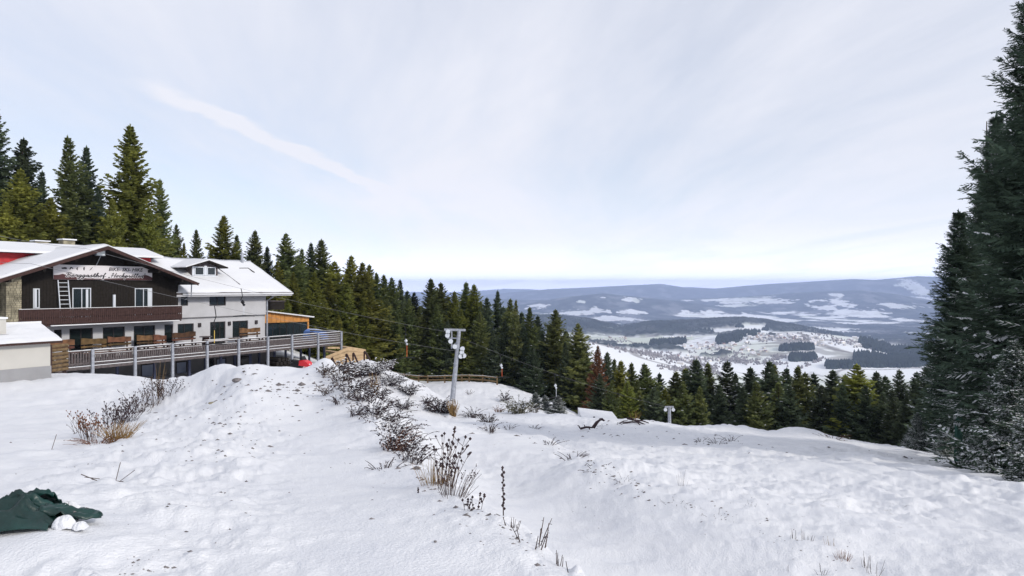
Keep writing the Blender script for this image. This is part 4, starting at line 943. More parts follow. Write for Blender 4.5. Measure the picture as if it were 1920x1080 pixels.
BP = Loc('blue_cover', 24.3, 5.6, FLOOR, 'blue tarpaulin cover with snow at the right end of the terrace', 'cover')
b = MB(); b.prism([(23.0, FLOOR), (25.2, FLOOR), (25.0, -4.42), (24.6, -4.22), (23.6, -4.05), (23.2, -4.25)], lambda p: (p[0], 5.0, p[1]), lambda p: (p[0], 6.4, p[1])); BP.part('sheet', b, 'bluetarp')
b = MB(); b.prism([(23.6, -4.045), (24.6, -4.215), (24.95, -4.38), (24.6, -4.18), (23.7, -4.01)], lambda p: (p[0], 5.3, p[1]), lambda p: (p[0], 6.3, p[1])); BP.part('snow', b, 'snow')

# ---- log screen beside the shed
q0 = at(94, 640, 39.5); q1 = at(121, 640, 41.2)
SC = empty('log_screen', (q0[0], q0[1], -5.2), 0, 'screen of stacked brown logs between white shed and terrace corner', 'screen')
dq = q1-q0
for k in range(7):
    z0 = -3.45-.235*k + 5.2; b = MB(); b.tube([(-.4, -.3, z0), (dq[0]+.1, dq[1]+.1, z0)], .105, 7); b.build('log', 'screenwood', SC)
b = MB(); b.box((-.2, .1, -.3), (-.05, .25, 1.9)); b.build('post', 'brownwood', SC); b = MB(); b.box((dq[0]-.2, dq[1]+.1, -.3), (dq[0]-.05, dq[1]+.25, 1.6)); b.build('post', 'brownwood', SC)

# ---- white shed at the left edge
sc = at(95, 640, 31.0)                                       # its right front corner
SA = RZ
SHD = empty('pump_shed', (sc[0], sc[1], -4.08), SA, 'small cream shed with snowy roof, chimney and grey plinth at the left edge', 'shed')
Ls, Ds = 3.6, 3.0
b = MB(); b.box((-Ls, .03, .55), (0, Ds, 1.62)); b.prism([(.0, 1.62), (Ds, 1.62), (Ds*.62, 2.35)], lambda p: (-Ls, p[0]+.03 if p[0] == 0 else p[0], p[1]), lambda p: (0, p[0]+.03 if p[0] == 0 else p[0], p[1])); b.build('wall', 'cream', SHD)
b = MB(); b.box((-Ls-.03, 0, -.5), (.03, Ds+.03, .55)); b.build('plinth', 'plinth', SHD)
b = MB(); b.prism([(-.28, 1.60), (Ds*.55, 2.28), (Ds*.55, 2.36), (-.28, 1.69)], lambda p: (-Ls-.3, p[0], p[1]), lambda p: (.38, p[0], p[1])); b.prism([(Ds*.55, 2.28), (Ds+.3, 1.60), (Ds+.3, 1.69), (Ds*.55, 2.36)], lambda p: (-Ls-.3, p[0], p[1]), lambda p: (.38, p[0], p[1])); sr = b.build('roof', 'brownwood', SHD)
b = snow_slab([(-Ls-.3, -.27, 1.692), (.36, -.27, 1.692), (.36, Ds*.55, 2.362), (-Ls-.3, Ds*.55, 2.362)], 22, 10, .13, 7.7, .03); b.prism([(Ds*.55, 2.362), (Ds+.3, 1.692), (Ds+.3, 1.80), (Ds*.55, 2.52)], lambda p: (-Ls-.3, p[0], p[1]), lambda p: (.36, p[0], p[1])); b.build('snow_cover', 'roofsnow', sr)
b = MB()
x = -Ls-.3
while x < .36: b.box((x, -.30, 1.585), (x+.07, -.27, 1.66)); x += .10
o = b.build('tile_edge', 'brownwood', sr); o['kind'] = 'stuff'
b = MB(); b.box((-2.05, .55, 1.9), (-1.53, 1.1, 2.72)); co = b.build('chimney', 'cream', SHD); b = MB(); b.box((-2.10, .50, 2.722), (-1.48, 1.15, 2.80)); b.build('chimney_cap', 'snow', co)
b = MB(); b.box((-2.12, .46, 1.97), (-1.46, .548, 2.05)); b.build('flashing', 'darkframe', co)

# ---- timber retaining wall with raking props right of the terrace
def at3(px, py, Y): return at(px, py, Y)
RW = empty('timber_wall', tuple(at(640, 672, 62)), 0, 'pale new timber retaining wall with brown raking props beside the terrace', 'wall')
rb = np.array(RW.location)
seg = [((611,668),(611,690),60.5),((652,651),(652,682),62),((681,656),(682,676),63.5)]
for (ta, ba_, Ya), (tb_, bb_, Yb) in zip(seg[:-1], seg[1:]):
    for k in range(4):
        f0, f1 = k/4, (k+.9)/4
        def lp_(t, b_, f, Y): return at(t[0]+(b_[0]-t[0])*f, t[1]+(b_[1]-t[1])*f, Y)-rb
        p0, p1, p2, p3 = lp_(ta, ba_, f0, Ya), lp_(tb_, bb_, f0, Yb), lp_(tb_, bb_, f1, Yb), lp_(ta, ba_, f1, Ya)
        nn = np.array([.15, .4, 0]); b = MB(); b.add([p0, p1, p2, p3, p0+nn, p1+nn, p2+nn, p3+nn], [(3,2,1,0),(4,5,6,7),(0,1,5,4),(1,2,6,5),(2,3,7,6),(3,0,4,7)]); b.build('plank', 'palewood', RW)
for (a, c, Ya, Yb) in (((610,658),(652,664),66,63),((640,650),(680,657),69,64),((612,652),(655,652),70,72)):
    b = MB(); b.beam(at(*a, Ya)-rb, at(*c, Yb)-rb, .5, .16); b.build('cap_board', 'palewood', RW)
for (px, y0, y1) in ((622,671,690),(649,664,680),(662,662,680),(683,659,670)):
    Y = 60.0; b = MB(); b.beam(at(px, y0, Y)-rb, at(px, y1+6, Y)-rb, .12, .12, up=(0, 1, 0)); b.build('stake', 'brownwood', RW)
    b = MB(); b.beam(at(px+1, y0, Y-.1)-rb, at(px+11, y1+5, Y-1.5)-rb, .12, .12, up=(0, 1, 0)); b.build('raking_prop', 'brownwood', RW)

# ---- red snowmobile under the terrace end
sp_ = at(566, 679, 52); 
SM = empty('snowmobile', (sp_[0], sp_[1], gz(sp_[0], sp_[1])), math.radians(-25), 'red snowmobile with black seat half hidden behind the jump under the terrace', 'snowmobile')
h0 = max(0.0, sp_[2]-.35-gz(sp_[0], sp_[1]))
SM.location.z += h0-.12; SM.scale = (.75, .75, .75)
b = MB(); prof_ = [(-.1, .30), (1.15, .22), (1.25, .40), (.85, .72), (.35, .88), (-.05, .80)]
b.prism(prof_, lambda p: (p[0], -.36, p[1]), lambda p: (p[0], .36, p[1])); b.build('hood', 'redpaint', SM)
b = MB(); b.prism([(-1.3, .55), (-.1, .55), (-.05, .85), (-.5, .78), (-1.25, .86)], lambda p: (p[0], -.22, p[1]), lambda p: (p[0], .22, p[1])); b.build('seat', 'black', SM)
b = MB(); b.prism([(.1, .88), (.4, .87), (.15, 1.25), (.05, 1.22)], lambda p: (p[0], -.28, p[1]), lambda p: (p[0], .28, p[1])); b.build('windscreen', 'black', SM)
b = MB(); b.tube([(-.1, -.4, 1.05), (-.02, 0, 1.0), (-.1, .4, 1.05)], .03, 5); b.tube([(-.02, 0, 1.0), (.1, 0, .8)], .03, 5); b.build('handlebar', 'black', SM)
b = MB(); b.prism([(-1.45, .12), (-1.35, .0), (-.1, .0), (.1, .25), (-.1, .5), (-1.3, .5)], lambda p: (p[0], -.2, p[1]), lambda p: (p[0], .2, p[1])); b.build('track', 'black', SM)
for yy in (-.45, .45):
    b = MB(); b.tube([(.3, yy, .04), (1.2, yy, .04), (1.5, yy, .2)], .06, 5); b.tube([(.8, yy, .05), (.7, yy*.7, .35)], .03, 5); b.build('ski', 'redpaint', SM)
b = MB()
for yy in (-.2, .2): b.octa((1.2, yy, .48), .09)
b.build('headlight', 'lamp', SM)
sp_ = at(522, 678, 57); SM['h'] = 0
PL = empty('log_stack', (sp_[0], sp_[1], sp_[2]-.9), RZ, 'dark stack of logs stored under the terrace', 'log stack')
for r_i in range(4):
    for k in range(6-r_i):
        b = MB(); x = -1.0+k*.38+r_i*.19; b.tube([(x, -.7, .2+r_i*.30), (x, .7, .2+r_i*.30)], .17, 7); b.build('log', 'darkwood', PL)
for o in (SM,): 
    if 'h' in o: del o['h']

# ------------------------------------------------------------------ spruces
def spruce_mesh(seed, H=1.0, Rm=0.17, whorls=30, per=6, tw=7, clear=0.08, snow=0.0, snow_hi=1.0, fol='fol_green', tl=0.36, twid=0.10, sag=0.30, sub=False, thin=1.0, lop=0.0, bend=0.0, name='crown', pw=0.80):
    """crown of a spruce: whorls of drooping branches carrying flat needle sprays, all real faces. Unit: metres"""
    q = np.random.default_rng(seed); V = []; MI = []
    def spray(b, d, nrm, l, w, mi):
        s_ = np.cross(d, nrm); s_ /= np.linalg.norm(s_)+1e-9
        V.extend((b, b+d*l*.45+s_*w, b+d*l, b+d*l*.45-s_*w)); MI.append(mi)
    th0 = q.uniform(0, 6)
    NB = int(whorls*per*.86); az_mod = [q.uniform(.8, 1.15) for _ in range(9)]
    for ib in range(NB):
        for k in (0,):
            t = clear + (1-clear)*((ib+q.uniform(0, 1))/NB)**1.06; t = min(max(t, clear), .985)
            t = .84*t + .16*(round(t*whorls)/whorls); t = min(max(t, clear), .985)
            zc = t*H; prof = (1-t)**pw*min(1.0, (1-t)/.14)**.3*(0.70+0.30*min(1, (t-clear)/.18+.25))*(1+.10*math.sin(t*23+seed)+.07*math.sin(t*41+2*seed))
            a = th0 + ib*2.39996 + q.normal(0, .25); prof *= az_mod[int((a % 6.2832)/6.2832*9) % 9]
            Lb = H*Rm*prof*q.uniform(.50, 1.22)*(1+lop*math.cos(a)) + .0045*H
            if q.random() > thin: continue
            up = .55*(t**1.5) - .10*(1-t) + q.normal(0, .07)
            ca, sa = math.cos(a), math.sin(a); npt = tw
            prev = None
            for i in range(npt):
                f = (i+.6)/npt
                z = zc + Lb*(up*f - sag*(1-t*.8)*math.sin(f*2.2)*.9 + .26*(f**3))
                p = np.array([ca*Lb*f + bend*H*t*t, sa*Lb*f, z])
                if prev is None: prev = np.array([bend*H*t*t, 0, zc])
                d = p-prev; d /= np.linalg.norm(d)+1e-9; prev = p
                side = np.array([-sa, ca, 0.0])
                l = tl*Lb*(1.05-.55*f)*q.uniform(.75, 1.2) + .02*H*.3 + (.10 if sub else 0)
                for s_ in (-1, 1):
                    dd = d*.62 + side*s_*q.uniform(.5, .95) + np.array([0, 0, -q.uniform(.08, .42)]); dd /= np.linalg.norm(dd)
                    nrm = np.array([q.normal(0, .45), q.normal(0, .45), 1.0]); 
                    sn_ = q.random() < snow*max(0.0, 1-t/snow_hi)
                    if sub:
                        m = 6
                        for j in range(m):
                            g_ = (j+.5)/m; bp = p + dd*l*g_; s2 = np.cross(dd, nrm); s2 /= np.linalg.norm(s2)
                            for e in (-1, 1):
                                d3 = dd*.75 + s2*e*q.uniform(.4, .8) + np.array([0, 0, -q.uniform(0, .3)]); d3 /= np.linalg.norm(d3)
                                n3_ = np.array([q.normal(0, .5), q.normal(0, .5), 1.0]); sp2 = sn_ and q.random() < .5
                                spray(bp, d3, n3_, l*.42*(1.1-.6*g_)+.05, twid*Lb*.15+.014, 0)
                                if sp2: spray(bp+np.array([0, 0, .02]), d3, np.array([0, 0, 1.]), l*.40*(1.1-.6*g_)+.03, twid*Lb*.20+.014, 1)
                        spray(p, dd, nrm, l, twid*Lb*.10+.006, 0)
                    else:
                        w_ = twid*Lb*(1.1-.5*f)*q.uniform(.7, 1.2)+.004*H
                        spray(p, dd, nrm, l, w_, 0)
                        hang = np.array([q.normal(0, .3), q.normal(0, .3), -1.0])
                        if q.random() < .55: spray(p+dd*l*.3, (hang+dd*.6)/np.linalg.norm(hang+dd*.6), np.array([ca, sa, 0.1]), l*.55, w_*.8, 0)
                        if sn_: spray(p+np.array([0, 0, .010*H*.3+.02]), dd, np.array([q.normal(0, .2), q.normal(0, .2), 1.]), l*.8, w_*.75, 1)
                spray(p-d*.3*l, d, np.array([q.normal(0, .5), q.normal(0, .5), 1.]), l*.9, (.03+twid*Lb*.08) if sub else (twid*Lb*.7+.003*H), 0)
    # leader
    for k in range(10):
        a = k*2.4; zz_ = H*(.955+.0045*k); l = H*.03*(1.1-k/12)
        d = np.array([math.cos(a)*.6, math.sin(a)*.6, .75]); d /= np.linalg.norm(d); spray(np.array([bend*H, 0, zz_]), d, np.array([0.1, .2, 1.]), l, l*.22, 0)
    spray(np.array([bend*H, 0, .955*H]), np.array([0, 0, 1.]), np.array([1., 0, 0]), .055*H, .006*H, 0); spray(np.array([bend*H, 0, .955*H]), np.array([0, 0, 1.]), np.array([0, 1., 0]), .055*H, .006*H, 0)
    V = np.array(V); Fc = np.arange(len(V)).reshape(-1, 4)
    return np_mesh(name, V, Fc, [fol, 'snow'], MI)
def trunk_mesh(H, r, m, bend=0.0, stubs=0, seed=0):
    q = random.Random(seed); b = MB(); b.tube([(bend*H*t*t, 0, H*t-.5*(t == 0)) for t in (0, .25, .5, .75, .97)], [r*1.15, r*.85, r*.6, r*.33, r*.06], 7)
    for k in range(stubs):
        t = q.uniform(.08, .5); a = q.uniform(0, 6.3); l = q.uniform(.5, 1.3); b.tube([(0, 0, H*t), (math.cos(a)*l, math.sin(a)*l, H*t-.2)], [.025, .008], 3, cap=False)
    me = bpy.data.meshes.new('trunk'); me.from_pydata(b.v, [], b.f); me.materials.append(MT[m]); me.update(); return me

def plant_tree(cm, tm, pos, s, sx=1.0, rz=None, label=None, group=None, name='spruce_tree', cat='tree'):
    o = empty(name, pos, R.uniform(0, 6.28) if rz is None else rz, label, cat, group); o.scale = (s*sx, s*sx, s)
    link('trunk', tm, o); link('crown', cm, o); return o
# far spruces: unit height 18 m, shared meshes in several shapes and greens
FOLS = {'o': 'fol_olive', 'g': 'fol_green', 'd': 'fol_dark'}
SHAPES = {}
for i, (rm, wh, per, clear, sn_, lop) in enumerate(((.165, 36, 11, .04, .03, .1), (.18, 32, 12, .06, .045, .2), (.145, 40, 10, .03, .03, .0), (.20, 30, 13, .08, .05, .25), (.17, 34, 10, .16, .05, .15), (.175, 38, 11, .05, .03, .3))):
    m0 = spruce_mesh(100+i, 18, rm, wh, per, 7, clear, sn_, 1.6, 'fol_olive', lop=lop, bend=(.01, -.012, .0, .015, -.01, .018)[i], twid=.105, sag=(.30, .22, .36, .26, .34, .2)[i])
    SHAPES[(i, 'o')] = m0
    for f in 'gd':
        m1 = m0.copy(); m1.materials[0] = MT[FOLS[f]]; SHAPES[(i, f)] = m1
SNOWY = spruce_mesh(131, 18, .165, 30, 10, 7, .05, .32, 3.0, 'fol_dark'); TRK = trunk_mesh(18, .21, 'bark', 0, 14, 3); TRKP = trunk_mesh(18, .21, 'palebark', 0, 18, 4)
def tree(px, ty, Y, f='g', sh=None, sx=1.0, label=None, group=None, tr=None, cm=None):
    p = on_ground(px, Y); top = (HZ-ty)/F*Y; Ht = max(top-p[2]+.3, 2.0); p[2] -= .3
    sh = R.randrange(6) if sh is None else sh
    return plant_tree(cm or SHAPES[(sh, f)], tr or TRK, p, Ht/18.0, sx*R.uniform(.93, 1.08), None, label, group)

USED = set()
LM_INN = [(-60,'left edge of the picture'),(35,'stone pillar'),(105,'banner sign'),(198,'chalet gable peak'),(290,'red dormer end'),(383,'little roof dormer')]
LM_BELT = [(449,'flue pipe'),(497,'long downpipe'),(545,'orange annex'),(596,'blue cover'),(640,'terrace end post'),(668,'timber retaining wall'),(722,'bramble mound'),(757,'left fence end'),(850,'lift pylon'),(932,'right fence end'),(967,'pale bare trunk'),(1022,'small frosted spruces'),(1085,'snowy kicker')]
LM_LOW = [(1117,'rust brown larch'),(1190,'broken branch tangle'),(1257,'small distant pylon'),(1316,'paired dark spires'),(1364,'brownish separate spruce'),(1392,'left snow mound'),(1450,'dip between the mounds'),(1505,'right snow mound'),(1560,'isolated dark spruce'),(1607,'yellow-green sunlit spruce'),(1686,'frosted dark spruce'),(1730,'lone snow-laden young spruce')]
TONE = {'o': 'olive', 'g': 'green', 'd': 'dark'}
def landmark(px, f, lms, what):
    for x, nm in sorted(lms, key=lambda q: abs(q[0]-px)):
        d = px-x; rel = 'straight above' if abs(d) < 13 else ('just left of' if d < 0 else 'just right of')
        for extra in ('', 'slim ', 'ragged '):
            lb = f'{extra}{TONE[f]} {what} {rel} the {nm}'
            if extra == '' and lb not in USED: USED.add(lb); return lb
    return f'{TONE[f]} {what}'
# --- trees behind the inn
GB = 'tall spruces behind the inn'
tree(-14,196,68,'d',0,1.15,'tall dark spruce cut by the left edge of the picture, highest spire there',GB)
tree(42,258,70,'d',1,1.35,'broad dark spruce second from the left edge behind the inn',GB)
tree(38,318,60,'o',3,1.5,'bushy yellow-green spruce standing in front of the dark ones above the red dormer',GB)
tree(132,256,66,'g',4,1.25,'tall spruce with straight visible trunk, third crown from the left',GB,TRK)
tree(162,274,73,'d',2,1.2,'dark spruce close behind the right side of the tall straight-trunked one',GB)
tree(249,234,69,'o',0,1.45,'tallest wide spruce standing alone against the sky above the chalet gable',GB)
tree(300,336,76,'g',2,1.25,'slimmer spruce leaning on the right flank of the tallest wide one',GB)
tree(205,372,62,'o',3,1.3,'lower olive spruce filling the gap directly above the banner peak',GB)
tree(92,372,62,'o',3,1.45,'lower olive spruce above the left slope of the chalet roof',GB)
tree(330,420,80,'g',1,1.1,'short spruce above the right end of the red dormer',GB)
tree(366,430,82,'g',0,1.1,'short spruce above the little dormer of the white house',GB)
for px, ty, Y, f, sx in ((-60,300,66,'o',1.4),(10,380,58,'o',1.4),(120,385,72,'g',1.3),(180,350,78,'d',1.2),(230,400,80,'d',1.2),(275,390,64,'o',1.3),(300,440,86,'d',1.2),(345,455,74,'o',1.0),(-100,240,75,'d',1.2),(395,462,95,'d',1.1),(75,320,78,'d',1.3)):
    tree(px, ty, Y, f, None, sx, landmark(px, f, LM_INN, 'spruce half hidden behind the inn,'), GB)
# --- belt between the white house and the lift pylon, then down to the valley view
GM = 'spruces of the forest edge beyond the terrace'
belt = [(417,404,86,'o',0,1.15,'olive spruce with the tall spire just right of the flue pipe'),(444,440,90,'g',2,1.0,'small spruce tucked against the olive one by the flue pipe'),(478,432,84,'g',0,1.1,'green spruce above the right verge of the white house roof'),(501,462,90,'d',2,1.0,'slim dark spruce rising over the corner of the white roof'),
 (538,437,86,'g',1,1.1,'upright spruce with ragged top above the orange annex, highest there'),(566,466,92,'g',2,1.05,'narrow spruce between the two high spires above the annex'),(583,455,96,'d',2,1.0,'thin dark spire second right of the ragged spruce above the annex'),(605,449,94,'g',0,1.15,'tall green spruce with a needle-thin spire above the terrace end'),
 (632,490,90,'o',3,1.2,'bright olive spruce above the right end of the terrace railing'),(655,479,96,'o',0,1.2,'olive spruce with the highest crown right of the terrace end'),(674,492,88,'o',3,1.25,'wide olive spruce above the timber retaining wall'),(692,496,99,'o',1,1.1,'olive spruce just right above the retaining wall corner'),
 (706,512,94,'g',2,1.1,'green spruce above the snow covered bramble mound'),(722,515,100,'g',0,1.0,'twin-topped spruce, left top, over the bramble mound'),(737,520,96,'g',1,1.05,'twin-topped spruce, right top, over the bramble mound'),(750,524,104,'d',2,.9,'dark spruce in the notch before the forest dips'),
 (778,548,100,'d',1,1.1,'lower dark spruce in the dip left of the lift pylon'),(805,522,98,'g',0,1.2,'tall green spruce directly left of the lift pylon crossbar'),(828,530,101,'g',1,1.15,'green spruce rising right behind the pylon crossbar'),(850,546,95,'o',0,1.1,'olive-tipped spruce immediately right of the pylon top'),
 (874,529,101,'g',2,1.2,'spruce with double spire right of the pylon, left spire'),(889,533,98,'o',0,1.1,'spruce with a double spire right of the pylon, right spire'),(911,558,96,'d',1,1.1,'dark spruce where the far blue ridge first shows'),(933,545,102,'d',2,.95,'slim pagoda-shaped spruce standing before the blue ridge'),
 (956,560,99,'g',4,1.05,'sparse spruce left of the pale bare trunk'),(993,576,100,'g',2,1.05,'narrow spruce right of the pale bare trunk'),(1010,592,103,'d',1,1.0,'low spruce in the gap before the two rightmost belt spruces'),(1042,580,90,'g',1,1.35,'big regular cone-shaped spruce near the right end of the belt'),(1083,606,86,'g',3,1.3,'last big spruce of the belt, next to the rust brown larch')]
for px, ty, Y, f, sh, sx, lb in belt: tree(px, ty, Y, f, sh, sx*1.42, lb, GM)
tree(967,562,92,'g',4,.9,'sparse spruce with a long pale bare trunk on its near side',GM,TRKP)
for px, ty, Y, f, sx in ((455,490,80,'o',1.1),(520,490,80,'o',1.2),(550,510,82,'o',1.2),(590,510,84,'o',1.2),(618,520,86,'o',1.2),(648,530,84,'o',1.2),(700,550,90,'o',1.2),(765,560,93,'g',1.1),(785,575,94,'g',1.1),(820,570,93,'g',1.1),(862,580,93,'o',1.0),(900,585,92,'g',1.1),(945,600,92,'d',1.1),(980,610,92,'d',1.1),(1020,620,90,'d',1.1),(725,560,92,'g',1.1),(575,540,80,'o',1.1),(1060,640,84,'d',1.1),(1100,650,92,'d',1.0),(680,560,86,'o',1.2),(610,560,78,'o',1.1),(635,590,78,'o',1.1),(665,600,80,'o',1.2),(745,590,90,'g',1.1),(540,560,76,'o',1.0),(1000,650,84,'d',1.2),(925,620,90,'d',1.1),(840,600,92,'d',1.1)):
    tree(px, ty, Y, f, None, sx*1.35, landmark(px, f, LM_BELT, 'lower front-row spruce of the forest edge'), GM)
for px, ty, Y, f in ((470,470,112,'d'),(530,475,115,'d'),(620,495,118,'d'),(690,515,120,'d'),(760,545,120,'d'),(815,545,120,'d'),(865,552,120,'d'),(900,565,118,'d'),(945,575,118,'d'),(975,585,118,'d'),(1030,610,112,'d'),(1065,620,108,'d'),(560,480,120,'d'),(650,505,122,'d'),(720,535,122,'d'),(840,555,122,'d')):
    tree(px, ty, Y, f, None, 1.5, landmark(px, f, LM_BELT, 'back-row spruce peeping through'), GM)
# --- lower row beyond the crest of the piste
GL_ = 'spruces below the crest of the piste'
low = [(1136,660,84,'d',0,1.15,'dark spruce just right of the rust brown larch'),(1152,673,88,'g',2,1.0,'green spruce second right of the larch'),(1167,676,80,'o',0,1.1,'yellow-green spruce third right of the larch'),(1184,680,84,'g',2,1.1,'green spruce left of the gap before the low round crown'),(1213,682,82,'g',1,1.25,'round dense spruce left of the small far pylon'),
 (1236,700,88,'d',1,1.0,'dark low spruce directly behind the small far pylon'),(1262,697,84,'g',3,1.2,'wide spruce right of the small far pylon'),(1288,690,86,'g',0,1.1,'spruce left of the paired dark spires'),(1307,673,82,'d',0,1.15,'left one of the paired dark spires in the middle of the lower row'),(1327,680,84,'g',2,1.1,'right one of the paired dark spires in the middle of the lower row'),
 (1364,677,82,'g',1,1.2,'brownish spruce standing separate against the white field, tip frosted'),(1379,700,86,'d',2,1.0,'dark spruce close right of the one standing separate'),(1407,688,84,'d',1,1.2,'spreading dark spruce at the left of the broad clump'),(1435,677,80,'d',3,1.25,'tallest dark spruce of the broad clump above the left snow mound'),(1450,683,84,'g',0,1.1,'green spruce of the broad clump right of its tallest'),
 (1470,690,86,'d',1,1.1,'dark spruce between the two snow mounds'),(1496,686,82,'g',2,1.1,'spruce above the dip between the snow mounds'),(1514,698,84,'g',4,1.1,'spruce with pale bare trunk above the right snow mound'),(1560,693,80,'d',1,1.25,'isolated dark spruce right of the right snow mound'),(1607,682,72,'o',3,1.35,'bright yellow-green spruce in the middle of the right half, sunlit'),
 (1643,697,78,'d',0,1.15,'dark spruce at the right shoulder of the yellow-green one'),(1665,705,80,'d',1,1.1,'dark low spruce two right of the yellow-green one'),(1686,693,76,'d',2,1.15,'frosted dark spruce left of the big right-hand trees'),(1714,697,78,'d',1,1.15,'dark spruce nearest to the big right-hand trees'),(1740,688,74,'d',0,1.2,'dark spruce partly behind the big right-hand trees')]
for px, ty, Y, f, sh, sx, lb in low: tree(px, ty, Y, f, sh, sx*1.5, lb, GL_, TRKP if 'pale bare' in lb else None, SNOWY if 'frosted' in lb else None)
for px, ty, Y, f, sx in ((1125,700,74,'d',1.2),(1195,712,76,'g',1.2),(1225,725,74,'d',1.2),(1250,728,76,'o',1.1),(1275,720,74,'g',1.2),(1345,720,76,'d',1.2),(1395,725,74,'d',1.2),(1420,715,72,'g',1.2),(1460,718,74,'g',1.2),(1485,722,72,'d',1.2),(1535,722,72,'d',1.2),(1580,720,70,'d',1.3),(1628,722,68,'d',1.2),(1655,735,68,'d',1.3),(1675,730,66,'d',1.2),(1700,738,64,'d',1.2),(1730,730,62,'d',1.2),(1176,715,74,'o',1.1),(1312,725,74,'g',1.1),(1530,700,88,'d',1.1),(1585,702,86,'d',1.1),(1145,715,72,'g',1.1)):
    tree(px, ty, Y, f, None, sx*1.35, landmark(px, f, LM_LOW, 'short spruce filling the row below the crest,'), GL_)
# rust brown larch (bare)
LCH = spruce_mesh(177, 18, .16, 34, 11, 8, .04, 0, 1, 'fol_brown', tl=.34, twid=.075, sag=.1)
p = on_ground(1121, 78); p[2] -= .3; Ht = (HZ-648)/F*78-p[2]; plant_tree(LCH, TRKP, p, Ht/18, 1.35, 0, 'rust brown leafless larch between the big belt spruce and the lower row', name='larch_tree')
# --- big near spruces on the right
N1 = spruce_mesh(201, 20, .205, 40, 9, 9, .10, .50, .55, 'fol_near', sub=True, twid=.09, sag=.34, name='crown')
N2 = spruce_mesh(202, 26, .165, 52, 9, 9, .04, .70, .50, 'fol_near', sub=True, twid=.09, sag=.36, name='crown')
N3 = spruce_mesh(203, 5, .30, 22, 8, 7, .02, 1.6, 2.2, 'fol_near', sub=True, twid=.10, sag=.22, name='crown')
N4 = spruce_mesh(204, 20, .20, 38, 9, 9, .27, .55, .62, 'fol_near', sub=True, twid=.09, sag=.34, name='crown')
TN1 = trunk_mesh(18.8, .26, 'greenbark', 0, 10, 5); TN2 = trunk_mesh(24.6, .36, 'bark', 0, 16, 6); TN3 = trunk_mesh(5, .09, 'bark')
GR = 'big spruces on the right edge'
def near_tree(px, Y, ty, cm, tm, base, sx, rz, label, nm='spruce_tree'):
    p = on_ground(px, Y); p[2] -= .2; Ht = (HZ-ty)/F*Y - p[2]; return plant_tree(cm, tm, p, Ht/base, sx, rz, label, GR if base > 5 else 'small snowy spruces along the right edge', nm)
near_tree(1797, 31, 395, N4, TN1, 20, 1.08, .6, 'spruce with greenish bare lower trunk, leftmost of the big right-hand trees')
near_tree(1940, 27, -55, N2, TN2, 26, .95, 1.9, 'towering dark spruce filling the right edge up to the top of the picture')
near_tree(1868, 36, 215, N2, TN2, 26, 1.1, 4.0, 'dark tall spruce behind and left of the towering one at the right edge')
near_tree(2010, 24, -150, N2, TN2, 26, 1.1, 3.1, 'huge spruce mostly cut off by the right edge of the picture')
near_tree(1900, 26, 430, N1, TN1, 20, .78, 2.4, 'mid-sized snow-streaked spruce in front of the towering one')
near_tree(1850, 41, 330, N1, TN2, 20, 1.15, 5.0, 'spruce deep in the shade behind the greenish trunk')
near_tree(1788, 44, 590, N1, TN2, 20, 1.2, 1.0, 'low dark spruce at the left foot of the big right-hand group')
for px, Y, ty, sx, lb in ((1720,37,774,1.0,'small snow-laden spruce standing alone left of the big right-hand trees'),(1850,24.5,735,.9,'young snow-laden spruce below the greenish trunk at the right'),(1900,19.5,640,.95,'tall young snow-laden spruce nearest the right edge of the picture'),(1770,33,800,1.1,'ankle-high snowy spruce at the foot of the greenish trunk'),(1832,28.5,805,1.0,'low bushy snowy spruce right of the greenish trunk'),(1872,21.5,800,1.2,'low bushy snowy spruce before the tall young one'),(1945,17.5,720,1.0,'snowy spruce cut by the right edge of the picture'),(1700,39,812,1.2,'knee-high snowy spruce beside the small lone one')):
    near_tree(px, Y, ty, N3, TN3, 5, sx, R.uniform(0, 6), lb, 'young_spruce')
for px, Y, ty, lb in ((1004,70,738,'small frosted spruce left of three at the far bench edge'),(1022,69,752,'smallest frosted spruce, middle of three at the far bench edge'),(1046,68,742,'frosted spruce right of three at the far bench edge')):
    p = on_ground(px, Y); Ht = (HZ-ty)/F*Y-p[2]; plant_tree(N3, TN3, p, max(Ht, 1.5)/5, 1.9, None, lb, 'little frosted spruces at the bench edge', 'young_spruce')

# ------------------------------------------------------------------ drag lift: pylon, cables, T-bars
pb = at(846, 768, 65); pb[2] = gz(pb[0], pb[1])-.3
PY = empty('lift_pylon', pb, 0, 'leaning grey steel drag-lift pylon with T-shaped crossbar on the snowy bench', 'lift pylon')
PT = at(861, 619, 65)-pb
b = MB(); b.tube([(0, 0, 0), PT*.5, PT], [.265, .215, .17], 10); b.build('mast', 'steel', PY)
ca_ = at(833, 618, 65)-pb; cb_ = at(873, 619, 65)-pb
b = MB(); b.beam(ca_, cb_, .24, .20); b.build('crossbar', 'steel', PY)
h0 = at(847, 620, 65)-pb; h1 = at(847, 654, 65)-pb
b = MB(); b.beam(h0, h1, .12, .14, up=(0, 1, 0)); b.build('hanger', 'steel', PY)
b = MB(); b.beam(at(838, 634, 65)-pb, at(860, 634, 65)-pb, .09, .09); b.build('lower_bar', 'steel', PY)
b = MB(); b.beam(at(846, 650, 65)-pb, at(858, 640, 65)-pb, .07, .07); b.build('brace', 'steel', PY)
def wheel(c, r, nm='sheave'):
    c = np.array(c); b = MB(); b.tube([c+(-.0, -.06, 0), c+(0, .06, 0)], r, 12); b.build(nm, 'frame', PY)
for (x, y) in ((840,622),(839,629),(845,640),(853,650),(867,654),(870,667),(864,668),(866,661)): wheel(at(x, y, 64.8)-pb, .22)
b = MB(); b.beam(at(858, 655, 65)-pb, at(870, 650, 65)-pb, .08, .08); b.beam(at(857, 664, 65)-pb, at(871, 668, 65)-pb, .1, .1); b.build('sheave_arm', 'steel', PY)
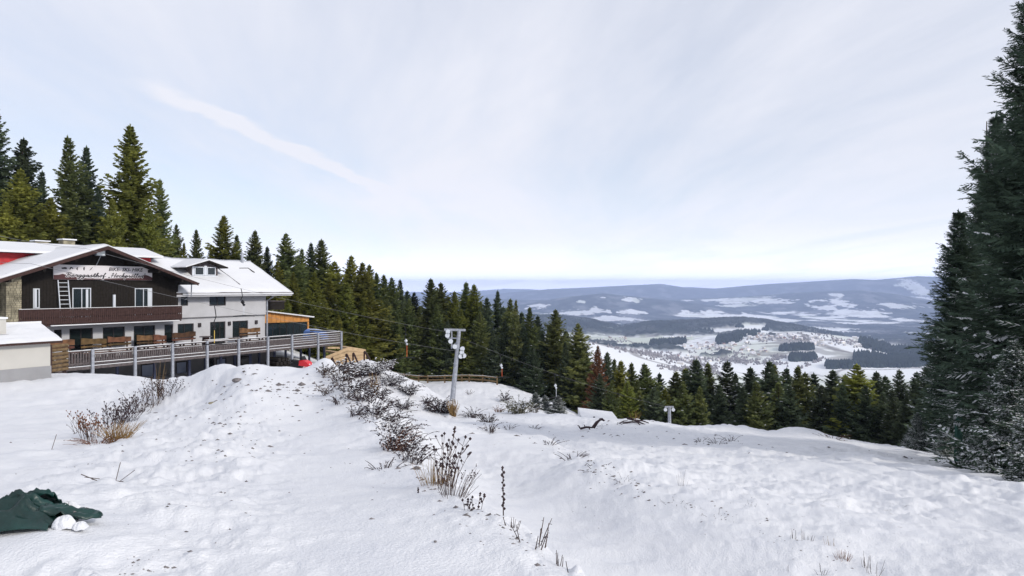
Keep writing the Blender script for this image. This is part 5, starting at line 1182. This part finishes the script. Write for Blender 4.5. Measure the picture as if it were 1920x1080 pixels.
fp = on_ground(1257, 62); tp = at(1255, 762, 62)
PF = empty('lift_pylon', fp-np.array([0, 0, .3]), 0, 'small distant lift pylon on the crest before the lower spruces', 'lift pylon'); rel = tp-fp
b = MB(); b.tube([(0, 0, 0), rel+np.array([0, 0, .3])], [.2, .14], 8); b.build('mast', 'steel', PF)
b = MB(); b.beam(rel+(-.4, 0, .25), rel+(.4, 0, .25), .15, .15); b.build('crossbar', 'steel', PF)
for s_ in (-.35, .35):
    b = MB(); c = rel+np.array([s_, 0, .0]); b.tube([c+(0, -.05, 0), c+(0, .05, 0)], .16, 10); b.build('sheave', 'frame', PF)
def cable(name, pts, label, sag=.6, rad=.009):
    out_ = []
    for p, q in zip(pts[:-1], pts[1:]):
        for i in range(24):
            t = i/24; out_.append(p+(q-p)*t - np.array([0, 0, sag*4*t*(1-t)]))
    out_.append(pts[-1]); b = MB(); b.tube([o_-out_[0] for o_ in out_], rad, 5); o = b.build(name, 'cable'); o.location = out_[0]
    tag(o, label, 'cable', 'cables of the drag lift'); return out_
c1 = cable('lift_cable', [at(-260,372,28), at(160,466,43), at(838,622,65)], 'upper lift cable crossing the chalet gable down to the pylon', .35)
c2 = cable('lift_cable', [at(-260,425,25), at(57,494,36), at(866,660,65)], 'lower lift cable crossing the banner and terrace down to the pylon', .35)
c3 = cable('lift_cable', [at(838,622,65), at(1250,763,62)], 'lift cable running from the near pylon to the distant one', .5, .008)
def near_on(cab, px):
    A_ = np.array(cab); q = 960+F*A_[:, 0]/A_[:, 1]; i = int(np.argmin(np.abs(q-px))); return A_[i]
def tbar(cab, px, drop, label, col='black', stick='frame', tilt=0.0):
    p = near_on(cab, px); D = empty('tow_bar', p, 0.3, label, 'tow bar', 'T-bars hanging from the lift cable')
    k = drop
    b = MB(); b.tube([(0, 0, 0), (.05, 0, -.12*k), (.10, 0, -.28*k), (-.02, 0, -.42*k), (.10+tilt, 0, -.52*k)], .030, 5); b.build('hanger', 'black', D)
    b = MB(); b.octa((.12+tilt, 0, -.50*k), .15, 0, 1.3); b.octa((.2+tilt, 0, -.60*k), .11, 0, 1.2); b.build('spring_box', col, D)
    b = MB(); b.tube([(.2+tilt, 0, -.6*k), (.2+tilt, 0, -1.0*k)], .022, 5); b.build('stick', stick, D)
    b = MB(); b.tube([(-.55+tilt, 0, -1.02*k), (.2+tilt, 0, -.99*k), (.95+tilt, 0, -1.02*k)], [.03, .045, .03], 6); b.build('cross_bar', 'black', D)
tbar(c1, 437, 2.0, 'black T-bar hanging before the upper wall of the white house')
tbar(c2, 398, 2.5, 'T-bar with yellow stick hanging before the double door of the white house', 'black', 'yellowpaint', -.2)
tbar(c1, 752, 3.0, 'T-bar with orange stick hanging before the dark spruces left of the pylon', 'frame', 'orangepaint')
tbar(c3, 944, 2.2, 'pale T-bar hanging right of the near pylon before the forest edge', 'frame', 'orangepaint')
tbar(c3, 1036, 2.2, 'small pale T-bar farthest along the cable beyond the near pylon', 'frame', 'frame')

# ------------------------------------------------------------------ rail fence at the forest edge
FN = empty('rail_fence', on_ground(745, 88), 0, 'low brown two-rail wooden fence along the foot of the forest', 'fence'); fb = np.array(FN.location)
fpx = [742,757,785,802,834,866,880,905,932]; fy = 88
pp = [on_ground(x, fy-.03*(x-742)*.8)-fb for x in fpx]
for k, p in enumerate(pp):
    b = MB(); b.box((p[0]-.09, p[1]-.09, p[2]-.3), (p[0]+.09, p[1]+.09, p[2]+.98)); b.build('post', 'screenwood', FN)
for p, q in zip(pp[:-1], pp[1:]):
    for z0 in (.38, .80):
        b = MB(); b.beam(p+(0, -.12, z0), q+(0, -.12, z0+R.uniform(-.05, .05)), .08, .17); b.build('rail', 'screenwood', FN)
    b = MB(); b.beam(p+(0, -.12, .90), q+(0, -.12, .90), .07, .03); b.build('rail_snow', 'snow', FN)

# ------------------------------------------------------------------ snow covered kicker with planks, debris
kb = on_ground(1085, 50)
c0, c1_, c2_ = at(1089, 774, 50), at(1160, 782, 49), at(1082, 789, 47.5)
KB = empty('jump_table', kb, 0, 'snow-covered square-edged wooden kicker on the crest', 'jump ramp')
x0, x1 = c0[0]-kb[0], c1_[0]-kb[0]; zt = c0[2]-kb[2]
b = MB(); b.add([(x0-.5,-3.6,-.75),(x1+.5,-3.6,-.75),(x1,2.2,-1.5),(x0,2.2,-1.5),(x0-.0,-.9,zt-.25),(x1,-.9,zt-.5),(x1,2.2,zt-.32),(x0,2.2,zt)], [(3,2,1,0),(4,5,6,7),(0,1,5,4),(1,2,6,5),(2,3,7,6),(3,0,4,7)]); b.build('snow_block', 'snowground', KB)
b = MB(); b.beam((x0+.85, -1.25, zt-.55), (x0+.85, -1.0, zt-.1), .14, .08, up=(0, 1, 0)); b.build('stake', 'darkwood', KB)
def debris(px, py, label, segs):
    p = pix(px, py, 20, 70); D = empty('broken_branch', p, 0, label, 'branch')
    for (a, c, r) in segs:
        b = MB(); b.tube([a, ((a[0]+c[0])/2, (a[1]+c[1])/2, (a[2]+c[2])/2+.06), c], [r, r*.9, r*.5], 5); b.build('limb', 'purple', D)
debris(1104, 807, 'dark broken branch with a raised end lying on the snow below the kicker', [((-.5,0,.1),(.25,0,.16),.07),((.25,0,.16),(.65,0,.62),.11),((.62,0,.62),(.9,0,.55),.09),((-.5,0,.12),(-.65,-.1,.3),.04),((-.2,0,.12),(-.3,-.1,.35),.03),((0,0,.15),(.05,-.3,.02),.04)])
debris(1186, 795, 'tangle of dark broken branches right of the kicker', [((-.6,0,.05),(.5,-.2,.12),.06),((-.3,.2,.3),(.7,-.3,.02),.06),((-.1,0,.35),(.4,-.5,.0),.05),((.2,.1,.2),(1.0,0,.05),.05),((-.8,0,.02),(-.3,0,.2),.04)])

# ------------------------------------------------------------------ dead weeds and brambles
def weed(name, pos, H, spread, n, seed, label, kind='thistle', group=None, lean=(0, 0), rad=.004, mats=('stalk', 'purple'), cat='plant', snowp=0.0):
    q = random.Random(seed); o = empty(name, pos, 0, label, cat, group); st_ = MB(); hd = MB(); sn_ = MB()
    for k in range(n):
        a = q.uniform(0, 6.28); r0 = spread*.35*q.random(); b0 = np.array([math.cos(a)*r0, math.sin(a)*r0, -.12])
        h = H*q.uniform(.45, 1.0); out_ = spread*q.uniform(.2, 1.0); a2 = a+q.uniform(-.5, .5)
        tip = np.array([math.cos(a2)*out_+lean[0]*h, math.sin(a2)*out_+lean[1]*h, h])
        if kind == 'arch': tip[2] = h*q.uniform(.1, .75)
        mid = (b0+tip)/2 + np.array([0, 0, h*(.45 if kind == 'arch' else .12)]) + np.array([q.gauss(0, .04), q.gauss(0, .04), 0])*H
        pts_ = []
        for i in range(6):
            t = i/5; pts_.append((1-t)**2*b0 + 2*t*(1-t)*mid + t*t*tip)
        st_.tube(pts_, [rad*1.3*(1-.6*i/5) for i in range(6)], 3, cap=False)
        if kind in ('thistle', 'spike'):
            for j in range(q.randint(2, 5) if kind == 'thistle' else 0):
                t = q.uniform(.45, .95); p = (1-t)**2*b0 + 2*t*(1-t)*mid + t*t*tip; l = h*q.uniform(.1, .28); aa = q.uniform(0, 6.28)
                e = p + np.array([math.cos(aa)*l*.7, math.sin(aa)*l*.7, l*.8]); st_.tube([p, (p+e)/2+(0, 0, -.02*H), e], rad*.7, 3, cap=False); hd.octa(e, rad*q.uniform(2.6, 4.2), 0, 1.2)
            if kind == 'thistle': hd.octa(tip, rad*4, 0, 1.2)
            else:
                for j in range(16):
                    t = .35+.65*j/15; p = (1-t)**2*b0 + 2*t*(1-t)*mid + t*t*tip; aa = j*2.4; hd.octa(p+np.array([math.cos(aa), math.sin(aa), 0])*rad*1.6, rad*q.uniform(1.4, 2.4), 0, 1.4)
        if kind in ('leafy', 'arch'):
            for j in range(9):
                t = q.uniform(.2, 1.0); p = (1-t)**2*b0 + 2*t*(1-t)*mid + t*t*tip; l = H*q.uniform(.05, .13)
                d = np.array([q.gauss(0, 1), q.gauss(0, 1), q.gauss(-.3, .6)]); d /= np.linalg.norm(d); s2 = np.cross(d, (q.random(), q.random(), 1)); s2 /= np.linalg.norm(s2)+1e-9
                hd.add([p, p+d*l*.5+s2*l*.28, p+d*l, p+d*l*.5-s2*l*.28], [(0, 1, 2, 3)])
                if q.random() < snowp:
                    pp_ = p+np.array([0, 0, l*.25]); w_ = l*q.uniform(.5, 1.0); sn_.octa(pp_, w_*.55, 0, .45)
    st_.build('stems', mats[0], o)['kind'] = 'stuff'
    if hd.f: hd.build('seed_heads' if kind in ('thistle', 'spike') else 'dead_leaves', mats[1], o)['kind'] = 'stuff'
    if sn_.f: sn_.build('snow', 'snow', o)['kind'] = 'stuff'
    return o
GW = 'dead weeds along the rim of the snow ramp'
weed('dry_thistle', pix(832, 918), .60, .34, 16, 1, 'tall dead thistle clump with round seed heads at the right rim of the ramp', 'thistle', GW, (.12, 0), .0045)
weed('grass_tuft', pix(815, 915), .32, .30, 60, 2, 'brown grass tuft under the tall dead thistle', 'grass', GW, (.1, 0), .003, ('straw', 'straw'))
weed('grass_tuft', pix(845, 935), .30, .26, 40, 3, 'dark grass tuft right below the tall dead thistle', 'grass', GW, (.2, 0), .003, ('stalk', 'stalk'))
weed('dry_weed', pix(868, 905), .35, .40, 7, 4, 'spindly weed reaching out right of the tall thistle', 'thistle', GW, (.6, 0), .004)
weed('dry_weed', pix(945, 976), .50, .02, 1, 5, 'single upright dead stalk with a beaded seed spike standing in the gully', 'spike', GW, (0, 0), .0058)
weed('dry_weed', pix(1003, 1024), .22, .26, 8, 6, 'bent dead plant with hanging leaves on the rim near the bottom of the picture', 'leafy', GW, (.4, 0), .005)
weed('dry_weed', pix(962, 992), .10, .10, 8, 7, 'dark clump of dead leaves on the rim left of the bent plant', 'leafy', GW, (0, 0), .004)
weed('dry_weed', pix(1046, 1058), .09, .06, 6, 8, 'small dark dead leaf clump on the rim below the bent plant', 'leafy', GW, (.2, 0), .004)
weed('dry_weed', pix(1078, 1078), .16, .02, 1, 9, 'single leaning stick at the very bottom of the picture', 'leafy', GW, (-.5, 0), .005)
weed('dry_weed', pix(890, 955), .16, .20, 6, 10, 'low twiggy weed on the rim between thistle and upright stalk', 'thistle', GW, (.3, 0), .0032)
weed('dry_weed', pix(785, 930), .10, .02, 1, 12, 'tiny upright dead stub on the ramp left of the thistle', 'spike', GW, (0, 0), .004)
k = 20
for (px, py, Hh, sp, n_, lb, ms) in ((735,815,.5,.55,26,'flattened dark bramble on the ramp rim, lowest of the dense patches',('purple','purple')),(752,838,.45,.5,24,'flattened dark bramble just above the tall thistle',('purple','purple')),(772,862,.4,.4,18,'dark bramble trailing down the gully side above the thistle',('purple','purple')),(738,840,.4,.35,26,'straw and dark stems hanging under the dense bramble',('rust','purple')),(715,795,.55,.6,26,'dark bramble patch in the middle of the ramp rim',('purple','purple')),(700,772,.55,.6,24,'dark bramble patch on the rim below the bramble mound',('purple','purple')),
        (680,752,.6,.6,22,'snow-dusted bramble on the upper rim of the ramp',('purple','purple')),(660,735,.6,.6,22,'dark bramble on the upper rim left of the mound',('purple','purple')),(640,715,.6,.6,20,'bramble near the lip of the ramp',('stalk','purple')),(622,735,.35,.5,18,'brown weeds poking through snow just inside the rim near the lip',('stalk','stalk')),(640,755,.3,.4,14,'weeds poking through snow inside the rim',('purple','purple')),(612,700,.5,.5,14,'twigs right beside the lip of the ramp',('stalk','purple')),(665,775,.3,.3,10,'small dark weed inside the rim beside two stones',('purple','purple')),(720,880,.2,.3,10,'low dead weed on the ramp shoulder left of the thistle',('purple','purple'))):
    k += 1; weed('bramble', pix(px, py), Hh*1.15, sp*1.25, int(n_*2.1), k, lb, 'arch', GW, (.25, 0), .008 if py < 770 else .006, ms, snowp=.25)
GLF = 'dead weeds at the left foot of the ramp'
for (px, py, Hh, sp, n_, kd, lb, ms) in ((172,822,.75,.45,16,'thistle','tall dead weeds with rusty seed heads at the lower left end of the weed row',('stalk','rust')),(205,812,.9,.45,18,'thistle','dark seed-headed weeds above the straw coloured tussock',('purple','purple')),(232,795,.9,.5,20,'thistle','dense dark weeds in the middle of the left weed row',('purple','purple')),(262,775,1.0,.5,16,'thistle','weeds with tall bare stems on the left weed row',('stalk','purple')),(288,762,1.1,.4,12,'thistle','tallest thin stems of the left weed row, before the terrace posts',('stalk','stalk')),(312,748,.9,.45,14,'thistle','weeds at the top end of the left weed row beside the snowy bank',('purple','purple')),(245,790,.35,.6,26,'arch','low dark bramble tangle under the left weed row',('purple','purple')),(185,828,.35,.5,24,'arch','low rusty tangle at the bottom of the left weed row',('rust','purple')),(150,815,.5,.3,6,'leafy','lone spindly weed left of the weed row',('stalk','stalk')),(298,748,1.7,.15,7,'grass','tall straw coloured reed stems before the second terrace post',('straw','straw'))):
    k += 1; weed('dry_weed', pix(px, py, 5, 40), Hh*.8, sp*1.35, int(n_*1.7), k, lb, kd, GLF, (.05, 0), .0052, ms, snowp=.15)
k += 1; weed('grass_tussock', pix(222, 822, 5, 40), .38, .55, 110, k, 'straw coloured grass tussock at the foot of the left weed row', 'grass', GLF, (.35, -.2), .006, ('straw', 'straw'))
GM2 = 'snow-laden brambles on the mound by the terrace'
for (px, py, Hh, sp, n_, lb) in ((700,702,1.3,1.6,46,'snow-laden bramble thicket on top of the mound'),(735,722,1.2,1.5,44,'snow-laden bramble on the right shoulder of the mound'),(765,738,1.1,1.4,38,'snow-laden bramble at the right foot of the mound'),(672,705,1.4,1.3,36,'dark bramble with drooping stems beside the raking props'),(652,702,1.6,1.0,30,'dark drooping bramble next to the last terrace post'),(710,748,1.2,1.3,36,'dark bramble low on the front of the mound'),(755,765,1.0,1.2,30,'bramble at the snowy foot of the mound, left of the pylon bush'),(725,690,1.0,1.2,34,'bramble on the skyline of the mound against the forest'),(680,735,1.2,1.2,34,'bramble above the ramp rim on the mound front')):
    k += 1; weed('bramble', pix(px, py, 36, 75), Hh*1.25, sp*1.1, int(n_*2.2), k, lb, 'arch', GM2, (0, 0), .015, ('purple', 'purple'), snowp=.6)
k += 1; weed('grass_tuft', pix(703, 745, 36, 75), 1.9, .5, 60, k, 'brown hanging grass in the middle of the bramble mound', 'grass', GM2, (0, -.1), .016, ('straw', 'straw'))
GP = 'shrubs around the lift pylon'
for (px, py, Hh, sp, n_, kd, lb, ms, sp_) in ((820,772,1.9,1.6,64,'arch','round dark purple shrub directly left of the pylon foot',('purple','purple'),.18),(836,775,1.3,.8,40,'arch','dark shrub touching the pylon foot',('purple','purple'),.2),(850,780,1.3,.55,90,'grass','straw coloured grass clump at the foot of the pylon',('straw','straw'),0),(885,782,1.0,1.3,34,'arch','low snow-dusted shrub right of the pylon grass clump',('purple','purple'),.5),(915,792,1.0,1.2,34,'arch','snow-dusted shrub with straw stems two right of the pylon',('stalk','purple'),.4),(948,752,1.7,1.0,30,'arch','dark arching bramble at the left edge of the pale green bush',('purple','purple'),.4),(972,775,1.9,1.7,70,'arch','pale olive frosted bush at the right end of the bench',('bushgreen','bushgreen'),.35),(1000,775,1.3,1.0,30,'arch','frosted brown shrub among the little spruces',('stalk','bushgreen'),.5),(935,772,.8,.7,18,'arch','rusty small shrub beside a stub post on the bench',('rust','rust'),.2),(880,738,.5,.6,10,'leafy','thin weeds on the snow of the bench',('stalk','stalk'),0),(800,755,.9,.8,20,'arch','bramble between mound and purple shrub',('purple','purple'),.5)):
    k += 1; weed('shrub', pix(px, py, 40, 80), Hh, sp, n_, k, lb, kd, GP, (0, 0), .017, ms, snowp=sp_, cat='shrub')
GP2 = 'weeds on the second jump and right-hand piste'
for (px, py, Hh, sp, n_, kd, lb, ms) in ((918,808,.8,.7,24,'arch','dark weeds behind the left side of the second jump',('stalk','purple')),(952,803,.5,.6,16,'arch','low weeds directly behind the lip of the second jump',('purple','purple')),(1002,804,.5,.6,14,'arch','weeds at the right end of the second jump lip',('purple','purple')),(1030,832,.35,.6,16,'arch','dark weeds on the right shoulder of the second jump',('purple','purple')),(1075,858,.25,.5,16,'arch','low weeds on the ridge right of the second jump',('purple','purple')),(1120,878,.22,.5,16,'arch','weeds halfway down the ridge right of the second jump',('purple','purple')),(1170,897,.15,.4,10,'arch','small dark weeds at the lower ridge',('purple','purple')),
        (1278,920,.42,.12,8,'grass','upright thin grass blades on the right-hand piste, highest there',('stalk','stalk')),(1265,945,.16,.25,8,'arch','dark weed below the upright grass blades',('purple','purple')),(1295,955,.16,.25,8,'arch','dark bent weed right below the upright grass blades',('purple','purple')),(1345,965,.14,.3,8,'arch','small dark weed right of the bent one',('purple','purple')),(1412,952,.12,.12,6,'leafy','lone dark weed on the piste',('purple','purple')),(1486,1010,.20,.12,8,'grass','dark grass blades left of the rusty tuft',('purple','purple')),(1512,1018,.24,.14,10,'grass','dark grass blades nearest left of the rusty tuft',('stalk','stalk')),(1560,1025,.20,.12,8,'grass','thin pale grass blades above the rusty tuft',('straw','stalk')),(1580,1046,.14,.10,30,'grass','small rusty red grass tuft near the bottom right',('rust','rust')),(1625,1060,.28,.10,8,'grass','tall thin grass blades right of the rusty tuft',('stalk','stalk')),(1640,1072,.20,.14,8,'grass','grass blades at the bottom right of the picture',('stalk','stalk')),(1475,1072,.14,.03,2,'grass','two short blades at the bottom edge',('purple','purple')),(1540,1070,.12,.12,8,'arch','low dark weed at the bottom edge right of the two blades',('purple','purple')),
        (1314,832,.55,.6,12,'arch','dark weed on the crest left of the weed line',('purple','purple')),(1345,833,.45,.8,14,'arch','dark weed in the middle of the crest weed line',('purple','purple')),(1372,827,.45,.7,12,'arch','dark weed at the right end of the crest weed line',('purple','purple')),(1560,824,.6,.9,16,'arch','brown weed on the right flank of the right snow mound',('stalk','rust')),(1300,800,.7,1.5,24,'grass','pale brown grass on the crest near the distant pylon',('rust','straw')),(1190,790,.8,.5,14,'grass','pale grass beside the tangle of branches on the crest',('straw','straw')),(1130,802,.4,.6,14,'arch','dark weeds below the kicker',('purple','purple'))):
    k += 1; weed('dry_weed', pix(px, py, 4.5, 60), Hh*(.62 if py > 990 else .9), sp*1.2, n_, k, lb, kd, GP2, (0, 0), .0024 if py > 880 else .009, ms, snowp=.1)
for (px, py, lb, pts_) in ((185,905,'forked twig lying on the snow above the tarpaulin',[((-.25,0,.12),(0,0,.02),.006),((-.2,.0,.08),(.32,.05,.0),.005),((-.1,0,.05),(.3,-.12,.0),.004)]),(215,910,'second thin forked twig right of the forked one',[((0,0,0),(.05,.05,.30),.005),((0,0,0),(.22,.1,.18),.004)]),(545,922,'thin straight twig lying in the middle of the ramp',[((-.2,0,.01),(.2,-.03,.012),.004)]),(90,850,'pair of thin twigs on the left snow field',[((-.3,0,.01),(.1,.0,.02),.007),((.05,0,.0),(.1,.1,.35),.006)])):
    D = empty('twig', pix(px, py, 4, 30), 0, lb, 'twig', 'twigs on the snow')
    for a, c, r in pts_: b = MB(); b.tube([a, c], r, 4); b.build('limb', 'stalk', D)

# frozen soil clods and stones showing through the snow: a scatter nobody could count
CL = []
def clods(cx, cy, sx_, sy_, n_, r0, r1, rot=0.0):
    for i in range(int(n_*.8)):
        a, c = R.gauss(0, sx_), R.gauss(0, sy_); px = cx + a*math.cos(rot) - c*math.sin(rot); py = cy + a*math.sin(rot) + c*math.cos(rot)
        if py < 690 or py > 1085: continue
        CL.append((px, py, R.uniform(r0, r1)*(R.random()**1.5+.25)))
clods(430,800,60,35,170,.012,.055); clods(350,830,90,40,60,.01,.03); clods(555,728,35,10,70,.02,.08); clods(480,725,35,12,50,.02,.07); clods(560,760,40,20,40,.015,.05); clods(460,695,30,8,20,.02,.08)
clods(650,740,45,9,60,.02,.09,.75); clods(720,820,60,9,60,.015,.06,.85); clods(790,900,70,9,60,.010,.035,.8); clods(930,985,60,8,60,.006,.022,.75)
clods(1030,830,30,12,60,.02,.07,.4); clods(1120,880,60,9,90,.015,.045,.5); clods(1200,915,50,10,50,.01,.03,.5); clods(1350,960,70,25,60,.006,.022,.4); clods(1500,1010,80,30,60,.005,.018,.4); clods(160,860,110,22,70,.008,.028); clods(300,950,160,45,60,.005,.016); clods(150,975,16,4,24,.008,.022); clods(270,1062,40,10,40,.006,.02,-.3)
clods(1160,806,45,10,60,.03,.09); clods(1340,826,45,7,40,.03,.10); clods(1480,845,90,8,30,.03,.07); clods(1700,860,25,6,24,.03,.08); clods(900,790,60,12,40,.03,.10); clods(760,790,30,10,30,.03,.09); clods(650,890,90,40,40,.006,.022); clods(1100,960,90,50,40,.006,.018)
CV_ = []; CF = []; 
Yg_ = np.geomspace(4, 60, 400)
for px, py, r in CL:
    x_ = (px-960)/F*Yg_
    p = None
    CV_.append((px, py, r))
pts = np.array(CV_); Yg2 = np.geomspace(4.2, 62, 260); XX = ((pts[:, 0]-960)/F)[:, None]*Yg2[None]; YY = np.broadcast_to(Yg2, XX.shape)
GZ = near_z(XX, np.array(YY)); RZ_ = ((HZ-pts[:, 1])/F)[:, None]*YY; hitm = RZ_ <= GZ; ix = hitm.argmax(1)
b = MB()
for i in range(len(pts)):
    if not hitm[i].any(): continue
    j = ix[i]; x_, y_ = XX[i, j], YY[i, j]; r = pts[i, 2]; z_ = GZ[i, j] + float(rough(np.array([x_]), np.array([y_]), np.array([math.hypot(x_, y_)]))[0])
    c = np.array([x_, y_, z_-r*.12]); e = [1+R.uniform(-.35, .35) for _ in range(6)]
    vs = [c+(r*1.5*e[0], 0, 0), c-(r*1.5*e[1], 0, 0), c+(0, r*e[2], 0), c-(0, r*e[3], 0), c+(r*R.uniform(-.4, .4), 0, r*.75*e[4]), c-(0, 0, r*.5)]
    b.add(vs, [(0,2,4),(2,1,4),(1,3,4),(3,0,4),(2,0,5),(1,2,5),(3,1,5),(0,3,5)])
o = b.build('soil_clods', 'soil'); o['kind'] = 'stuff'
# a few bigger stones
for (px, py, r, lb) in ((398,758,.20,'tan flat stone on the left flank of the ramp'),(443,716,.24,'snow-capped grey stone near the ramp lip'),(232,790,.0,''),(285,860,.05,'small dark stone on the left flank foot of the ramp'),(234,843,.06,'dark stone right of the straw tussock'),(292,777,.12,'dark stone at the upper end of the left weed row'),(816,1017,.025,'small dark stone on the ramp near the bottom')):
    if r == 0: continue
    p = pix(px, py, 4, 40); b = MB(); q = random.Random(px)
    for k2 in range(1): b.octa((0, 0, r*.15), r, 0, .5)
    b.v = [(x*q.uniform(.7, 1.3)*1.3, y*q.uniform(.7, 1.2), z*q.uniform(.8, 1.2)) for x, y, z in b.v]
    o = b.build('stone', 'stone' if px == 398 else 'soil'); o.location = p; tag(o, lb, 'stone')
    m_ = o.modifiers.new('round', 'SUBSURF'); m_.levels = 1; m_.render_levels = 2

# ------------------------------------------------------------------ crumpled green tarpaulin, snow lumps
tb = at(70, 985, 4.88); tb[2] = gz(tb[0], tb[1])
def sheet(fn, nu, nv):
    V = []; 
    for j in range(nv):
        for i in range(nu): V.append(fn(i/(nu-1), j/(nv-1)))
    Fc = [(j*nu+i, j*nu+i+1, (j+1)*nu+i+1, (j+1)*nu+i) for j in range(nv-1) for i in range(nu-1)]
    return V, Fc
def g_l(x, y): return gz(tb[0]+x, tb[1]+y)-tb[2]
tq = math.radians(0)
def crump(s, t, a, sd_):
    f = fbm(s*3+t*1.8, t*3.5-s*2, sd_, 2); r1 = 1-2*abs(fbm(s*3.4+t*2.1, t*2.4-s*2.8, sd_+20, 2)); r2 = 1-2*abs(fbm(s*7.3-t*3, t*6.1+s*2.2, sd_+40, 2))
    return a*(f*.8 + 1.15*(max(r1, .15)-.6) + .10*(r2-.6))
def main(s, t):
    # main crumpled body. s: left to right, t: front hem to back
    x = -1.15+1.36*s + .03*math.sin(7*t+3*s); y = -.10+.46*t + .035*math.sin(9*s)
    edge = min(1, (1-s)*4.5)
    h = .015 + .125*(1-math.exp(-t*7))*(1-.5*t**2)*(.35+.65*edge) + crump(s, t, .17, 301)*min(1, t*5)*(.35+.65*edge)
    return (x, y, max(h, .004))
def flap(s, t):
    # stiff folded flap standing up behind, rising to the right
    x = -.52+.50*s; y = .30+.13*t; h = .09+.15*math.sin(min(1.57, s*2.0))*(1-.55*abs(t-.35)*1.6) - .02*s + crump(s, t, .05, 321) - .10*t*t
    return (x, y, max(h, .01))
def tongue(s, t):
    x = .0+.43*s; w_ = .12*(1-.15*s)*math.sqrt(max(0.0, 1-max(0, (s-.72)/.28)**2))
    y = .16 + .10*s + (t-.5)*2*w_; h = .10-.04*s + .03*math.sin(math.pi*t) + crump(s, t, .05, 331)*(1-.5*s)
    return (x, y, max(h, .03))
def ridge(s, t):
    # long dark fold running down to the right
    x = -.40+.55*s; y = .14+.13*t + .05*s; h = .11+.11*math.sin(math.pi*min(1, s*.9+.2))*(1-abs(t-.45)*1.3) - .05*s*s + crump(s, t, .05, 341)
    return (x, y, max(h, .02))
TP = empty('tarpaulin', tb-np.array([.06, 0, .0]), 0, 'crumpled dark green tarpaulin lying on the snow at the lower left', 'tarpaulin'); TP.scale = (.86, .95, .88)
b = MB()
for fn, nu, nv in ((main, 60, 40), (flap, 30, 10), (tongue, 34, 14), (ridge, 34, 14)):
    V, Fc = sheet(fn, nu, nv); b.add([(v[0], v[1], v[2]+g_l(v[0], v[1])) for v in V], Fc)
o = b.build('sheet', 'tarp', TP, smooth=True); so_ = o.modifiers.new('thick', 'SOLIDIFY'); so_.thickness = .006
for (px, py, Y, r, sq, lb) in ((122,968,4.9,.075,.9,'round lump of snow in front of the tarpaulin'),(150,976,4.88,.05,.8,'smaller snow lump right of the round one'),(128,928,5.25,.105,.8,'pointed heap of snow behind the tarpaulin ridge')):
    p = at(px, py, Y); b = MB(); n_ = 10
    V, Fc = sheet(lambda s, t: (math.cos(s*6.2832)*math.cos(t*1.57)*r*(1+.18*math.sin(3*s*6.28+px)), math.sin(s*6.2832)*math.cos(t*1.57)*r*(1+.15*math.cos(2*s*6.28)), math.sin(t*1.57)*r*sq*1.15 - r*.3 + .1*r*math.sin(5*s*6.28+4*t)), 22, 9)
    b.add(V, Fc); o = b.build('snow_lump', 'snowground', smooth=True); o.location = (p[0], p[1], gz(p[0], p[1])+.03); tag(o, lb, 'snow lump')
